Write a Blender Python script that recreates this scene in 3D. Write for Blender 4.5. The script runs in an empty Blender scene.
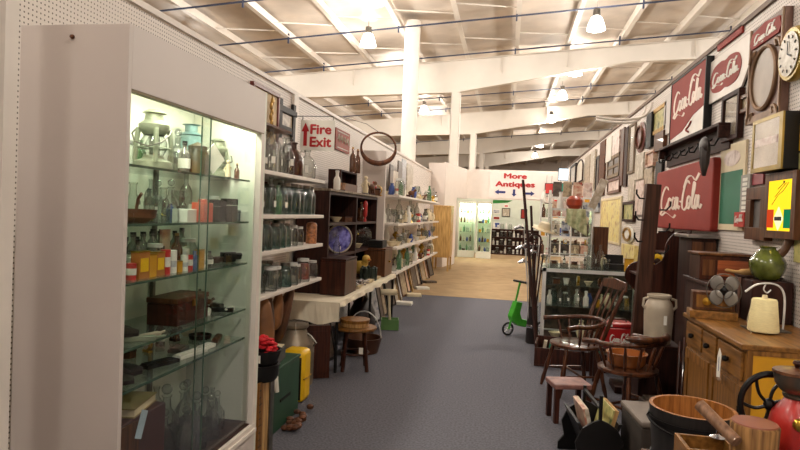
import bpy, math, random
from mathutils import Vector, Matrix
random.seed(7)
PI = math.pi
R = math.radians
scene = bpy.context.scene
LAMP_W = 350
LAMP_UP = 48
CASE_W = 8
COL = scene.collection

# ------------------------------------------------------------------ camera model (real place, metres)
F = 600.0; H = 1.6
ROLL = R(2.3)
def _unroll(px, py):
    x, y = px-400, py-225
    c, s = math.cos(ROLL), math.sin(ROLL)
    return x*c+y*s, -x*s+y*c
_vx, _vy = _unroll(508, 216)
PITCH = math.atan(_vy/F)
YAW = math.atan(_vx*math.cos(PITCH)/F)
def ray(px, py):
    u, v = _unroll(px, py)
    r, up, f = u, -v, F
    cp, sp = math.cos(PITCH), math.sin(PITCH)
    f2 = f*cp-up*sp; z = f*sp+up*cp
    cy, sy = math.cos(YAW), math.sin(YAW)
    return Vector((r*cy-f2*sy, r*sy+f2*cy, z))
def on_x(px, py, x):
    a = ray(px, py); t = x/a[0]; return Vector((x, a[1]*t, H+a[2]*t))
def on_y(px, py, y):
    a = ray(px, py); t = y/a[1]; return Vector((a[0]*t, y, H+a[2]*t))
def on_z(px, py, z):
    a = ray(px, py); t = (z-H)/a[2]; return Vector((a[0]*t, a[1]*t, z))

cam_d = bpy.data.cameras.new('camera'); cam = bpy.data.objects.new('camera', cam_d); COL.objects.link(cam)
cam_d.sensor_width = 36.0; cam_d.lens = F/800*36
cam_d.clip_start = 0.05; cam_d.clip_end = 300
fw = ray(400, 225).normalized(); rt = (ray(401, 225)-ray(400, 225)).normalized(); upv = rt.cross(fw)
M = Matrix((rt, upv, -fw)).transposed().to_4x4(); M.translation = Vector((0, 0, H))
cam.matrix_world = M
scene.camera = cam
scene.cycles.transparent_max_bounces = 32

# ------------------------------------------------------------------ materials
MATS = {}
def srgb(c):
    return tuple((x/12.92 if x <= .04045 else ((x+.055)/1.055)**2.4) for x in c)
def C8(r, g, b): return srgb((r/255, g/255, b/255))
def new_mat(name):
    m = bpy.data.materials.new(name); m.use_nodes = True
    nt = m.node_tree; nt.nodes.clear()
    out = nt.nodes.new('ShaderNodeOutputMaterial')
    return m, nt, out
def mat(name, c, rough=.6, metal=0, var=.12, scale=6, bump=0, c2=None, stretch=None, coat=0, spec=.5):
    """procedural principled material: two colours mixed by noise"""
    if name in MATS: return MATS[name]
    m, nt, out = new_mat(name)
    b = nt.nodes.new('ShaderNodeBsdfPrincipled'); nt.links.new(b.outputs[0], out.inputs[0])
    tc = nt.nodes.new('ShaderNodeTexCoord'); mp = nt.nodes.new('ShaderNodeMapping')
    nt.links.new(tc.outputs['Object'], mp.inputs[0])
    if stretch: mp.inputs['Scale'].default_value = stretch
    n = nt.nodes.new('ShaderNodeTexNoise'); n.inputs['Scale'].default_value = scale; n.inputs['Detail'].default_value = 4
    nt.links.new(mp.outputs[0], n.inputs['Vector'])
    cr = nt.nodes.new('ShaderNodeValToRGB')
    a = tuple(max(0, x*(1-var)) for x in c); d = c2 if c2 else tuple(min(1, x*(1+var)) for x in c)
    cr.color_ramp.elements[0].position = .35; cr.color_ramp.elements[1].position = .65
    cr.color_ramp.elements[0].color = (*a, 1); cr.color_ramp.elements[1].color = (*d, 1)
    nt.links.new(n.outputs[0], cr.inputs[0]); nt.links.new(cr.outputs[0], b.inputs['Base Color'])
    b.inputs['Roughness'].default_value = rough; b.inputs['Metallic'].default_value = metal
    b.inputs['Specular IOR Level'].default_value = spec
    if coat: b.inputs['Coat Weight'].default_value = coat
    if bump:
        bp = nt.nodes.new('ShaderNodeBump'); bp.inputs['Strength'].default_value = bump; bp.inputs['Distance'].default_value = .02
        nt.links.new(n.outputs[0], bp.inputs['Height']); nt.links.new(bp.outputs[0], b.inputs['Normal'])
    MATS[name] = m
    return m
def wood(name, c, c2=None, rough=.45, scale=5, axis='z', coat=.15):
    st = {'x': (.6, 9, 9), 'y': (9, .6, 9), 'z': (9, 9, .6)}[axis]
    return mat(name, c, rough, 0, .35, scale, .05, c2, st, coat, .25)
def glass(name, tint, solid=.0, gl=.12, rough=.05, edge=.3):
    """thin glass: tinted see-through with mirror sheen and a little body"""
    if name in MATS: return MATS[name]
    m, nt, out = new_mat(name)
    t = nt.nodes.new('ShaderNodeBsdfTransparent'); t.inputs[0].default_value = (*tint, 1)
    g = nt.nodes.new('ShaderNodeBsdfGlossy'); g.inputs['Roughness'].default_value = rough
    if edge < 1:
        l2 = nt.nodes.new('ShaderNodeLayerWeight'); l2.inputs[0].default_value = .5
        p2 = nt.nodes.new('ShaderNodeMath'); p2.operation = 'POWER'; p2.inputs[1].default_value = 2.0; nt.links.new(l2.outputs['Facing'], p2.inputs[0])
        mc = nt.nodes.new('ShaderNodeMix'); mc.data_type = 'RGBA'; nt.links.new(p2.outputs[0], mc.inputs[0])
        mc.inputs[6].default_value = (*tint, 1); mc.inputs[7].default_value = (*[q*edge for q in tint], 1); nt.links.new(mc.outputs[2], t.inputs[0])
    d = nt.nodes.new('ShaderNodeBsdfDiffuse'); d.inputs[0].default_value = (*tint, 1)
    lw = nt.nodes.new('ShaderNodeLayerWeight'); lw.inputs[0].default_value = .5
    fr = nt.nodes.new('ShaderNodeMath'); fr.operation = 'POWER'; fr.inputs[1].default_value = 4.5; nt.links.new(lw.outputs['Facing'], fr.inputs[0])
    ad = nt.nodes.new('ShaderNodeMath'); ad.operation = 'ADD'; ad.inputs[1].default_value = gl; ad.use_clamp = True
    nt.links.new(fr.outputs[0], ad.inputs[0])
    m1 = nt.nodes.new('ShaderNodeMixShader'); m1.inputs[0].default_value = solid
    nt.links.new(t.outputs[0], m1.inputs[1]); nt.links.new(d.outputs[0], m1.inputs[2])
    m2 = nt.nodes.new('ShaderNodeMixShader')
    nt.links.new(ad.outputs[0], m2.inputs[0]); nt.links.new(m1.outputs[0], m2.inputs[1]); nt.links.new(g.outputs[0], m2.inputs[2])
    nt.links.new(m2.outputs[0], out.inputs[0])
    MATS[name] = m
    return m
def emit(name, c, s):
    if name in MATS: return MATS[name]
    m, nt, out = new_mat(name)
    e = nt.nodes.new('ShaderNodeEmission'); e.inputs[0].default_value = (*c, 1); e.inputs[1].default_value = s
    nt.links.new(e.outputs[0], out.inputs[0]); MATS[name] = m
    return m
def pegboard():
    m, nt, out = new_mat('pegboard')
    b = nt.nodes.new('ShaderNodeBsdfPrincipled'); nt.links.new(b.outputs[0], out.inputs[0]); b.inputs['Roughness'].default_value = .55
    g = nt.nodes.new('ShaderNodeNewGeometry'); sp = nt.nodes.new('ShaderNodeSeparateXYZ'); nt.links.new(g.outputs['Position'], sp.inputs[0])
    def mth(op, a, bb=None):
        n = nt.nodes.new('ShaderNodeMath'); n.operation = op
        for i, v in enumerate((a, bb)):
            if v is None: continue
            if isinstance(v, (int, float)): n.inputs[i].default_value = v
            else: nt.links.new(v, n.inputs[i])
        return n.outputs[0]
    def cell(s):
        f = mth('FRACT', mth('MULTIPLY', s, 1/.0254)); d = mth('SUBTRACT', f, .5); return mth('MULTIPLY', d, d)
    d2 = mth('ADD', cell(sp.outputs['Y']), cell(sp.outputs['Z']))
    hole = mth('LESS_THAN', d2, .034)
    mx = nt.nodes.new('ShaderNodeMix'); mx.data_type = 'RGBA'; nt.links.new(hole, mx.inputs[0])
    mx.inputs[6].default_value = (*C8(222, 212, 204), 1); mx.inputs[7].default_value = (*C8(92, 78, 68), 1)
    nt.links.new(mx.outputs[2], b.inputs['Base Color'])
    return m
PEG = pegboard()
W_PANEL = mat('white_laminate', C8(206, 195, 188), .5, var=.03, scale=2)
W_TRIM = mat('white_paint', C8(225, 215, 205), .5, var=.04, scale=4)
W_WALL = mat('wall_paint', C8(208, 196, 188), .7, var=.03, scale=1.5)
STEELW = mat('painted_steel', C8(222, 214, 204), .5, var=.05, scale=1)
CARPET = mat('blue_grey_carpet', C8(98, 97, 104), .95, var=.22, scale=60, bump=.3, spec=.1)
TANC = mat('tan_carpet', C8(158, 134, 102), .9, var=.12, scale=3, spec=.1)
ROOFM = mat('roof_insulation', C8(206, 194, 182), .6, var=.16, scale=.9, bump=.9)
PIPE = mat('blue_pipe', C8(58, 66, 88), .4, var=.1)
BLACK = mat('black_paint', C8(20, 18, 18), .5, var=.2, spec=.3)
BLACKM = mat('black_iron', C8(30, 28, 28), .4, .6, var=.3)
STEEL = mat('aluminium', C8(206, 204, 200), .45, .1, var=.1)
CHROME = mat('bright_metal', C8(200, 200, 205), .15, 1, var=.1)
PEWTER = mat('dull_metal', C8(110, 105, 98), .4, .8, var=.3, scale=12)
BRASS = mat('brass', C8(190, 150, 60), .3, .9, var=.2)
RUST = mat('rusty_metal', C8(96, 58, 36), .7, .3, var=.5, scale=18, bump=.2)
DWOOD = wood('dark_wood', C8(44, 20, 14), C8(60, 30, 21), rough=.6, coat=0)
DWOODX = wood('dark_wood_level', C8(44, 20, 14), C8(62, 31, 22), rough=.6, coat=0, axis='x')
MAHOG = wood('mahogany', C8(54, 25, 17), C8(74, 36, 23))
CHAIRW = wood('chair_wood', C8(58, 31, 19), C8(92, 52, 31), rough=.3, coat=.4)
OAK = wood('golden_oak', C8(124, 82, 34), C8(142, 96, 44))
OAKX = wood('golden_oak_level', C8(124, 82, 34), C8(144, 98, 46), axis='y')
PINE = wood('pine', C8(182, 138, 84), C8(208, 168, 112))
PALEW = wood('pale_cabinet_wood', C8(196, 152, 88), C8(216, 176, 112))
WALNUT = wood('walnut', C8(84, 48, 27), C8(104, 64, 38))
WALNUTX = wood('walnut_level', C8(96, 58, 34), C8(134, 84, 50), axis='y')
GREYW = wood('weathered_wood', C8(128, 110, 92), C8(160, 144, 124), rough=.8, coat=0)
YELW = mat('yellow_panel', C8(206, 148, 20), .5, var=.12, scale=4)
CLOTH = mat('cream_cloth', C8(240, 228, 204), .9, var=.06, scale=5, bump=.1, spec=.1)
PAPER = mat('white_paper', C8(228, 224, 214), .8, var=.05)
CREAM = mat('cream_paint', C8(222, 206, 172), .6, var=.08)
REDP = mat('red_enamel', C8(176, 34, 34), .3, var=.12, coat=.3)
COKE = mat('faded_red_enamel', C8(146, 52, 44), .6, var=.08, scale=3, spec=.2)
COKE2 = mat('bright_red_enamel', C8(190, 44, 40), .35, var=.1, coat=.3)
GREENP = mat('green_paint', C8(40, 74, 52), .5, var=.15)
LGREEN = mat('lime_green_plastic', C8(66, 164, 44), .35, var=.08)
BOARDG = mat('green_chalk_board', C8(44, 112, 84), .6, var=.06)
YELP = mat('yellow_enamel', C8(238, 190, 22), .4, var=.06)
BLUEP = mat('blue_paint', C8(52, 74, 140), .5, var=.15)
PURP = mat('violet_glaze', C8(84, 80, 190), .2, var=.4, scale=14, c2=C8(160, 160, 240), coat=.5)
STONEW = mat('stoneware', C8(176, 162, 142), .45, var=.1, scale=5, coat=.2)
LEATHER = mat('brown_leather', C8(84, 52, 32), .55, var=.35, scale=9, bump=.3)
DLEATH = mat('dark_leather', C8(38, 28, 25), .5, var=.3, scale=9, bump=.3)
WICKER = mat('wicker', C8(132, 88, 48), .7, var=.4, scale=40, bump=.5)
FLOWER = mat('red_petals', C8(200, 30, 40), .6, var=.25, scale=30)
LEAFG = mat('green_leaf', C8(60, 110, 50), .6, var=.3, scale=20)
YARN = mat('cream_yarn', C8(236, 222, 170), .9, var=.07, scale=30, bump=.3, stretch=(1, 1, 12), spec=.1)
OLIVE = mat('olive_glaze', C8(84, 92, 34), .18, var=.45, scale=14, coat=.6)
PALEGRN = mat('pale_green_enamel', C8(138, 142, 122), .45, .2, var=.15, scale=7)
G_CLEAR = glass('clear_glass', (.86, .88, .86), .02, .07, .05, .12)
G_PANE = glass('window_glass', (.97, .985, .975), .0, .015, .02, 1)
G_SHELF = glass('shelf_glass', (.86, .93, .89), .05, .05, .05, 1)
G_AQUA = glass('aqua_glass', (.46, .62, .58), .05, .08, .05, .2)
G_BROWN = glass('amber_glass', (.22, .08, .03), .45, .10)
G_GREEN = glass('green_glass', (.25, .5, .28), .3, .1)
G_BLUE = glass('blue_glass', (.3, .42, .75), .35, .1)
G_SMOKE = glass('smoky_glass', (.45, .42, .36), .3, .1)
GOLD = mat('gilt', C8(176, 138, 70), .4, .6, var=.3, scale=15)
MIRROR = mat('mirror_glass', C8(205, 200, 195), .12, .9, var=.2, scale=3)
def art(name, cols, scale=9):
    if name in MATS: return MATS[name]
    m, nt, out = new_mat(name)
    b = nt.nodes.new('ShaderNodeBsdfPrincipled'); nt.links.new(b.outputs[0], out.inputs[0]); b.inputs['Roughness'].default_value = .35
    tc = nt.nodes.new('ShaderNodeTexCoord'); n = nt.nodes.new('ShaderNodeTexNoise'); n.inputs['Scale'].default_value = scale; n.inputs['Detail'].default_value = 3
    nt.links.new(tc.outputs['Object'], n.inputs['Vector'])
    cr = nt.nodes.new('ShaderNodeValToRGB'); e = cr.color_ramp.elements
    k = len(cols)
    for i, c in enumerate(cols):
        p = .3+.4*i/max(1, k-1)
        if i < 2: e[i].position = p; e[i].color = (*c, 1)
        else:
            q = e.new(p); q.color = (*c, 1)
    nt.links.new(n.outputs[0], cr.inputs[0]); nt.links.new(cr.outputs[0], b.inputs['Base Color']); MATS[name] = m
    return m
A_SEPIA = art('sepia_print', [C8(120, 98, 72), C8(176, 156, 126), C8(92, 72, 52)])
A_CREAM = art('cream_print', [C8(204, 194, 176), C8(166, 152, 130), C8(222, 214, 200)])
A_GREEN = art('green_landscape', [C8(150, 152, 92), C8(196, 186, 120), C8(84, 100, 60)])
A_RED = art('red_print', [C8(150, 60, 48), C8(206, 180, 156), C8(176, 96, 74)])
A_BLUE = art('blue_print', [C8(86, 100, 130), C8(190, 190, 190), C8(60, 66, 90)])
A_YEL = art('yellow_print', [C8(224, 196, 92), C8(236, 220, 150), C8(170, 120, 60)])
A_PINK = art('pale_pink_print', [C8(196, 160, 146), C8(222, 204, 194), C8(150, 112, 102)])
A_DARK = art('dark_print', [C8(50, 40, 36), C8(96, 80, 66), C8(30, 26, 26)])

# ------------------------------------------------------------------ mesh builder
class MB:
    def __init__(s): s.v = []; s.f = []; s.m = []
    def add(s, vs, fs, mtx=None, mi=0):
        o = len(s.v)
        for p in vs:
            p = Vector(p)
            s.v.append(mtx @ p if mtx else p)
        for f in fs: s.f.append([i+o for i in f]); s.m.append(mi)
        return s
    def box(s, x0, x1, y0, y1, z0, z1, mtx=None, mi=0):
        vs = [(x, y, z) for z in (z0, z1) for y in (y0, y1) for x in (x0, x1)]
        fs = [(0, 2, 3, 1), (4, 5, 7, 6), (0, 1, 5, 4), (2, 6, 7, 3), (0, 4, 6, 2), (1, 3, 7, 5)]
        return s.add(vs, fs, mtx, mi)
    def lathe(s, prof, n=16, mtx=None, sx=1, sy=1, mi=0):
        vs = []; fs = []
        for (r, z) in prof:
            for k in range(n):
                a = 2*PI*k/n; vs.append((r*math.cos(a)*sx, r*math.sin(a)*sy, z))
        for i in range(len(prof)-1):
            for k in range(n):
                a = i*n+k; b = i*n+(k+1) % n
                fs.append((a, b, b+n, a+n))
        return s.add(vs, fs, mtx, mi)
    def ball(s, c, r, n=12, sx=1, sy=1, sz=1, mi=0):
        k = max(5, n//2)
        prof = [(max(1e-4, r*math.sin(PI*i/k)), -r*math.cos(PI*i/k)*sz) for i in range(k+1)]
        return s.lathe(prof, n, Matrix.Translation(c), sx, sy, mi)
    def tube(s, pts, r, n=8, closed=False, mi=0):
        pts = [Vector(p) for p in pts]; m = len(pts)
        rr = r if isinstance(r, (list, tuple)) else [r]*m
        vs = []; fs = []
        prev = None
        for i, p in enumerate(pts):
            if closed: t = pts[(i+1) % m]-pts[i-1]
            else: t = pts[min(i+1, m-1)]-pts[max(i-1, 0)]
            t.normalize()
            if prev is None:
                a = Vector((0, 0, 1)) if abs(t.z) < .9 else Vector((1, 0, 0)); u = t.cross(a).normalized()
            else:
                u = (prev-t*prev.dot(t)).normalized()
            prev = u; w = t.cross(u)
            for k in range(n):
                a = 2*PI*k/n; vs.append(p+(u*math.cos(a)+w*math.sin(a))*rr[i])
        for i in range(m if closed else m-1):
            j = (i+1) % m
            for k in range(n): fs.append((i*n+k, i*n+(k+1) % n, j*n+(k+1) % n, j*n+k))
        if not closed: fs.append(tuple(range(n-1, -1, -1))); fs.append(tuple(range((m-1)*n, m*n)))
        return s.add(vs, fs, None, mi)
    def prism(s, poly, y0, y1, mtx=None, mi=0):
        """polygon in x,z extruded along y"""
        n = len(poly)
        vs = [(x, y0, z) for x, z in poly]+[(x, y1, z) for x, z in poly]
        fs = [tuple(range(n)), tuple(range(2*n-1, n-1, -1))]+[(i, i+n, (i+1) % n+n, (i+1) % n) for i in range(n)]
        return s.add(vs, fs, mtx, mi)
    def ribbon(s, pts, nib, y0, y1, mtx=None, mi=0):
        """calligraphic stroke in x,z: points swept by a nib vector"""
        for i in range(len(pts)-1):
            (a, b), (c, d) = pts[i], pts[i+1]
            q = [(a-nib[0], b-nib[1]), (a+nib[0], b+nib[1]), (c+nib[0], d+nib[1]), (c-nib[0], d-nib[1])]
            s.rc = getattr(s, 'rc', 0)+1
            s.prism(q, y0-s.rc*6e-6, y1, mtx, mi)
        return s
    def build(s, name, mats, parent=None, smooth=True, bevel=0):
        me = bpy.data.meshes.new(name)
        me.from_pydata([tuple(v) for v in s.v], [], s.f)
        if not isinstance(mats, (list, tuple)): mats = [mats]
        for m in mats: me.materials.append(m)
        if len(mats) > 1:
            for p, i in zip(me.polygons, s.m): p.material_index = i
        me.validate(); me.update()
        if smooth:
            for p in me.polygons: p.use_smooth = True
            me.set_sharp_from_angle(angle=R(38))
        o = bpy.data.objects.new(name, me); COL.objects.link(o)
        if bevel:
            bv = o.modifiers.new('bevel', 'BEVEL'); bv.width = bevel; bv.segments = 2; bv.limit_method = 'ANGLE'
        if parent: o.parent = parent
        return o
def T(x=0, y=0, z=0, rz=0, rx=0, ry=0):
    return Matrix.Translation((x, y, z)) @ Matrix.Rotation(rz, 4, 'Z') @ Matrix.Rotation(ry, 4, 'Y') @ Matrix.Rotation(rx, 4, 'X')
def tag(o, label, cat, group=None):
    o['label'] = label; o['category'] = cat
    if group: o['group'] = group
    return o
def thing(name, label, cat, loc=(0, 0, 0), rz=0, group=None):
    o = bpy.data.objects.new(name, None); COL.objects.link(o); o.empty_display_size = .05
    o.location = loc; o.rotation_euler = (0, 0, rz)
    return tag(o, label, cat, group)
def solo(name, mb, m, label, cat, loc=(0, 0, 0), rz=0, group=None, bevel=0, rot=None, smooth=True):
    o = mb.build(name, m, None, smooth, bevel); o.location = loc
    o.rotation_euler = rot if rot else (0, 0, rz)
    return tag(o, label, cat, group)
def struct(name, mb, m, parent=None, smooth=False, bevel=0):
    o = mb.build(name, m, parent, smooth, bevel)
    if not parent: o['kind'] = 'structure'
    return o
def dup(root, loc, rz=0, label=None, group=None, scale=None):
    r = root.copy(); COL.objects.link(r); r.location = loc; r.rotation_euler = (0, 0, rz)
    if label: r['label'] = label
    if group: r['group'] = group
    if scale: r.scale = scale
    for ch in list(root.children):
        c = ch.copy(); COL.objects.link(c); c.parent = r
        for g in ch.children:
            d = g.copy(); COL.objects.link(d); d.parent = c
    return r
ORD = ['first', 'second', 'third', 'fourth', 'fifth', 'sixth', 'seventh', 'eighth', 'ninth', 'tenth', 'eleventh', 'twelfth', 'thirteenth',
       'fourteenth', 'fifteenth', 'sixteenth', 'seventeenth', 'eighteenth', 'nineteenth', 'twentieth']
def crom(pts, k=6, closed=False):
    """Catmull-Rom through points"""
    out = []; n = len(pts); P = [Vector((*p, 0)) if len(p) == 2 else Vector(p) for p in pts]
    d2 = len(pts[0]) == 2
    rng = range(n) if closed else range(n-1)
    for i in rng:
        if closed: p0, p1, p2, p3 = P[i-1], P[i], P[(i+1) % n], P[(i+2) % n]
        else: p0, p1, p2, p3 = P[max(i-1, 0)], P[i], P[i+1], P[min(i+2, n-1)]
        for j in range(k):
            t = j/k
            q = .5*((2*p1)+(-p0+p2)*t+(2*p0-5*p1+4*p2-p3)*t*t+(-p0+3*p1-3*p2+p3)*t**3)
            out.append((q.x, q.y) if d2 else tuple(q))
    if not closed: out.append(tuple(pts[-1]))
    return out
def text_mesh(txt, size, depth=.004, bold=0, xs=1):
    cu = bpy.data.curves.new('lettering', 'FONT'); cu.body = txt; cu.size = size; cu.extrude = depth/2
    cu.align_x = 'CENTER'; cu.align_y = 'CENTER'; cu.resolution_u = 3; cu.space_line = .82
    o = bpy.data.objects.new('tmp', cu); COL.objects.link(o)
    dg = bpy.context.evaluated_depsgraph_get(); me = bpy.data.meshes.new_from_object(o.evaluated_get(dg))
    mb = MB(); mt = Matrix.Rotation(PI/2, 4, 'X') @ Matrix.Diagonal((xs, 1, 1, 1))
    for i, (ax, az) in enumerate(((-bold, 0), (bold, 0), (0, -bold), (0, bold)) if bold else ((0, 0),)):
        mb.add([v.co.copy() for v in me.vertices], [list(p.vertices) for p in me.polygons], Matrix.Translation((ax, i*.0004, az)) @ mt)
    bpy.data.objects.remove(o); bpy.data.meshes.remove(me); bpy.data.curves.remove(cu)
    return mb

def text_fit(txt, w, h, bold, name, m, t, loc):
    mb = text_mesh(txt, 1.0, .004, bold)
    xs = [v.x for v in mb.v]; zs = [v.z for v in mb.v]; cx, cz = (min(xs)+max(xs))/2, (min(zs)+max(zs))/2
    sx, sz = w/(max(xs)-min(xs)), h/(max(zs)-min(zs))
    mb.v = [Vector(((v.x-cx)*sx, v.y, (v.z-cz)*sz)) for v in mb.v]
    o = mb.build(name, m, t, False); o.location = loc
    return o
# script lettering "Coca-Cola", unit height about 1, width about 3.3 ; baseline 0
def coke_strokes():
    S = []
    S.append([(.78, .86), (.70, 1.0), (.52, .98), (.30, .74), (.18, .36), (.24, .04), (.44, -.04), (.66, .12), (.78, .3)])          # C
    S.append([(.30, -.02), (.14, -.20), (.30, -.24), (.60, -.12), (.95, -.22), (1.3, -.34), (1.5, -.22)])                            # tail under the first C
    S.append([(.98, .5), (.86, .44), (.80, .18), (.88, .0), (1.0, .06), (1.08, .32), (1.0, .5), (.94, .4), (1.1, .42)])                # o
    S.append([(1.36, .44), (1.28, .52), (1.18, .36), (1.14, .1), (1.24, .0), (1.36, .12)])                                           # c
    S.append([(1.62, .46), (1.5, .5), (1.4, .24), (1.42, .02), (1.52, .04), (1.64, .5), (1.62, .1), (1.72, .02), (1.8, .14)])          # a
    S.append([(1.80, .30), (1.92, .32)])                                                                                          # -
    S.append([(2.46, .98), (2.36, 1.12), (2.18, .96), (2.02, .5), (2.0, .12), (2.12, -.04), (2.3, .04), (2.44, .26)])                # C
    S.append([(2.08, .84), (2.3, 1.22), (2.62, 1.26), (2.85, 1.06), (3.0, 1.16), (3.12, 1.3)])                                        # flourish
    S.append([(2.5, .5), (2.4, .4), (2.36, .14), (2.44, .0), (2.56, .1), (2.6, .36), (2.52, .5), (2.62, .44)])                        # o
    S.append([(2.68, .2), (2.86, .8), (2.86, 1.0), (2.78, .92), (2.72, .4), (2.74, .04), (2.84, .02), (2.9, .12)])                     # l
    S.append([(3.12, .46), (3.0, .5), (2.92, .26), (2.94, .02), (3.04, .06), (3.16, .5), (3.14, .1), (3.24, .02), (3.34, .16)])        # a
    return S
def coke_text(mb, x0, z0, w, h, y0, y1, nib=.05, mi=0):
    sx = w/3.4; sz = h/1.6
    for st in coke_strokes():
        p = [(x0+a*sx, z0+(b+.3)*sz) for a, b in crom(st, 5)]
        mb.ribbon(p, (nib*sx*1.1, -nib*.5*sz), y0, y1, None, mi)
    return mb
# ================================================================== THE SHELL
LW = -2.3; RW = 1.8
struct('floor', MB().box(-24, 24, -9, 11.57, -.1, 0), CARPET)
struct('floor_tan', MB().box(-24, 24, 11.57, 62, -.1, .002), TANC)
struct('wall_left', MB().box(LW-.08, LW, 1.0, 17.8, 0, 2.8), PEG)
struct('trim_1', MB().box(LW-.1, LW+.02, 1.0, 17.8, 2.8, 2.84), W_TRIM)
struct('trim_2', MB().box(LW-.002, LW+.03, 6.06, 6.2, 0, 2.8), W_TRIM)
struct('wall_right', MB().box(RW, RW+.08, 1.5, 20.5, 0, 3.2), PEG)
struct('trim_3', MB().box(RW-.02, RW+.1, 1.5, 20.5, 3.2, 3.24), mat('brown_trim', C8(112, 90, 74), .6))
# conduit loops beside the right wall
# partition near the camera on the left
struct('wall_near_left', MB().box(-1.75, -1.215, -2.5, 1.27, 0, 2.82), W_PANEL)
struct('trim_4', MB().box(-1.222, -1.195, 1.245, 1.285, 0, 2.82), W_TRIM)
# fin between book case and far shelves
struct('wall_fin', MB().box(LW, -1.93, 9.28, 9.36, 0, 2.55), W_WALL)
# angled wall and the header with the banner
a0 = Vector((-2.38, 17.8, 0)); a1 = Vector((-1.87, 17.8, 0)); a2 = Vector((-1.40, 20.5, 0))
def wallseg(name, p, q, z0, z1, m, th=.08):
    d = (q-p); L = d.length; ang = math.atan2(d.y, d.x)
    o = MB().box(0, L, 0, th, z0, z1, T(p.x, p.y, 0, ang)).build(name, m, None, False); o['kind'] = 'structure'; return o
pm = a1.lerp(a2, .5)
wallseg('wall_end', a0, a1, 0, 3.1, W_WALL)
HP = mat('header_paint', C8(232, 222, 214), .6, var=.02)
wallseg('wall_angled', a1, pm, 0, 3.12, HP)
wallseg('wall_angled', pm, a2, 2.12, 3.12, HP)
# the header wall over the opening
struct('wall_header', MB().box(-1.40, 1.9, 20.5, 20.6, 2.15, 3.14), mat('header_paint', C8(232, 222, 214), .6, var=.02))
# small room beyond the opening
struct('wall_back', MB().box(-2.6, 2.6, 25.6, 25.7, 0, 2.6), mat('pale_green_wall', C8(206, 212, 196), .7, var=.03))
struct('wall_back_left', MB().box(-2.7, -2.6, 19.5, 25.7, 0, 2.6), W_WALL)
# warehouse
def roofz(x): return 6.85+.083*x
mb = MB()
nx, ny = 48, 110
for j in range(ny+1):
    for i in range(nx+1):
        x = -24+i; y = -9+j*.65
        ph = ((x/1.52) % 1.0)
        sag = -.14*math.sin(PI*ph)*(.6+.4*math.sin(y*1.9+math.floor(x/1.52)*1.7))
        mb.v.append(Vector((x, y, roofz(x)+.12+sag*.6)))
for j in range(ny):
    for i in range(nx):
        a = j*(nx+1)+i; mb.f.append([a, a+nx+1, a+nx+2, a+1]); mb.m.append(0)
struct('ceiling', mb, ROOFM, smooth=True)
struct('wall_far', MB().box(-24, 24, 62, 62.2, 0, 9), W_WALL)
struct('wall_far_left', MB().box(-24.2, -24, -9, 62, 0, 6), W_WALL)
struct('wall_far_right', MB().box(24, 24.2, -9, 62, 0, 9.2), W_WALL)
struct('wall_behind', MB().box(-24, 24, -9.2, -9, 0, 9), W_WALL)
# purlins
for k in range(-8, 9):
    x = k*1.52+.02
    mb = MB().box(x-.035, x+.035, -9, 62, roofz(x)-.17, roofz(x)+.02).box(x-.035, x+.09, -9, 62, roofz(x)-.19, roofz(x)-.17)
    struct('trim_%d' % (k+20), mb, STEELW)
# tapered rafters on their columns
for i, Y0 in enumerate((19.3, 29.2, 38.5, 48.5)):
    mb = MB()
    xs = [-12, -1.8, 3.5, 12]; top = [roofz(x)-.2 for x in xs]
    dp = [.55, 1.02, .5, .9]
    poly = [(x, t) for x, t in zip(xs, top)]+[(x, t-d) for x, t, d in reversed(list(zip(xs, top, dp)))]
    mb.prism(poly, Y0-.01, Y0+.01)
    for a in range(3):
        for hi in (0, 1):
            p = [(xs[q], top[q]-(0 if hi else dp[q])) for q in (a, a+1)]
            mb.prism([(p[0][0], p[0][1]-.012), (p[1][0], p[1][1]-.012), (p[1][0], p[1][1]+.012), (p[0][0], p[0][1]+.012)], Y0-.11, Y0+.11)
    for sx in (-5.2, -3.4, -.4, 1.6, 5.3, 8):
        d = top[1]; zt = roofz(sx)-.2
        mb.box(sx-.01, sx+.01, Y0-.1, Y0+.1, zt-.5, zt)
    o = struct('rafter', mb, STEELW)
    x = -1.8
    c = MB().box(x-.14, x+.14, Y0-.015, Y0+.015, 0, top[1]-1.03).box(x-.15, x-.13, Y0-.12, Y0+.12, 0, top[1]-1.03).box(x+.13, x+.15, Y0-.12, Y0+.12, 0, top[1]-1.03)
    c.box(x-.14, x+.14, Y0-.12, Y0-.1, 0, top[1]-1.03)
    struct('column', c, STEELW)
# the round column left of the aisle
struct('column', MB().lathe([(.2, 0), (.2, roofz(-2.6)-.05)], 28, T(-2.66, 15.6, 0)), STEELW, smooth=True)
# blue pipes under the roof
for i, py in enumerate((-29, 16, 50, 92, 104, 122, 136)):
    p = on_z(508, py, 6.62)
    mb = MB().tube([(-11, p.y, 6.62-.083*11), (11, p.y, 6.62+.083*11)], .022, 6)
    for q in range(-9, 11, 3): mb.box(q-.02, q+.02, p.y-.02, p.y+.02, roofz(q)-.36, roofz(q)-.1)
    solo('ceiling_pipe', mb, PIPE, 'thin blue pipe crossing under the roof, %s from the camera end' % ORD[i], 'pipe', group='blue pipes under the roof')
# slim straps between the purlins
mb = MB()
for y in (9.5, 14.2, 17, 22, 26.5):
    for k in range(-5, 5):
        x0 = k*1.52; mb.tube([(x0, y+(k % 2)*.0, roofz(x0)-.16), (x0+1.52, y+1.1, roofz(x0+1.52)-.05)], .018, 5)
struct('trim_60', mb, STEELW)
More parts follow.
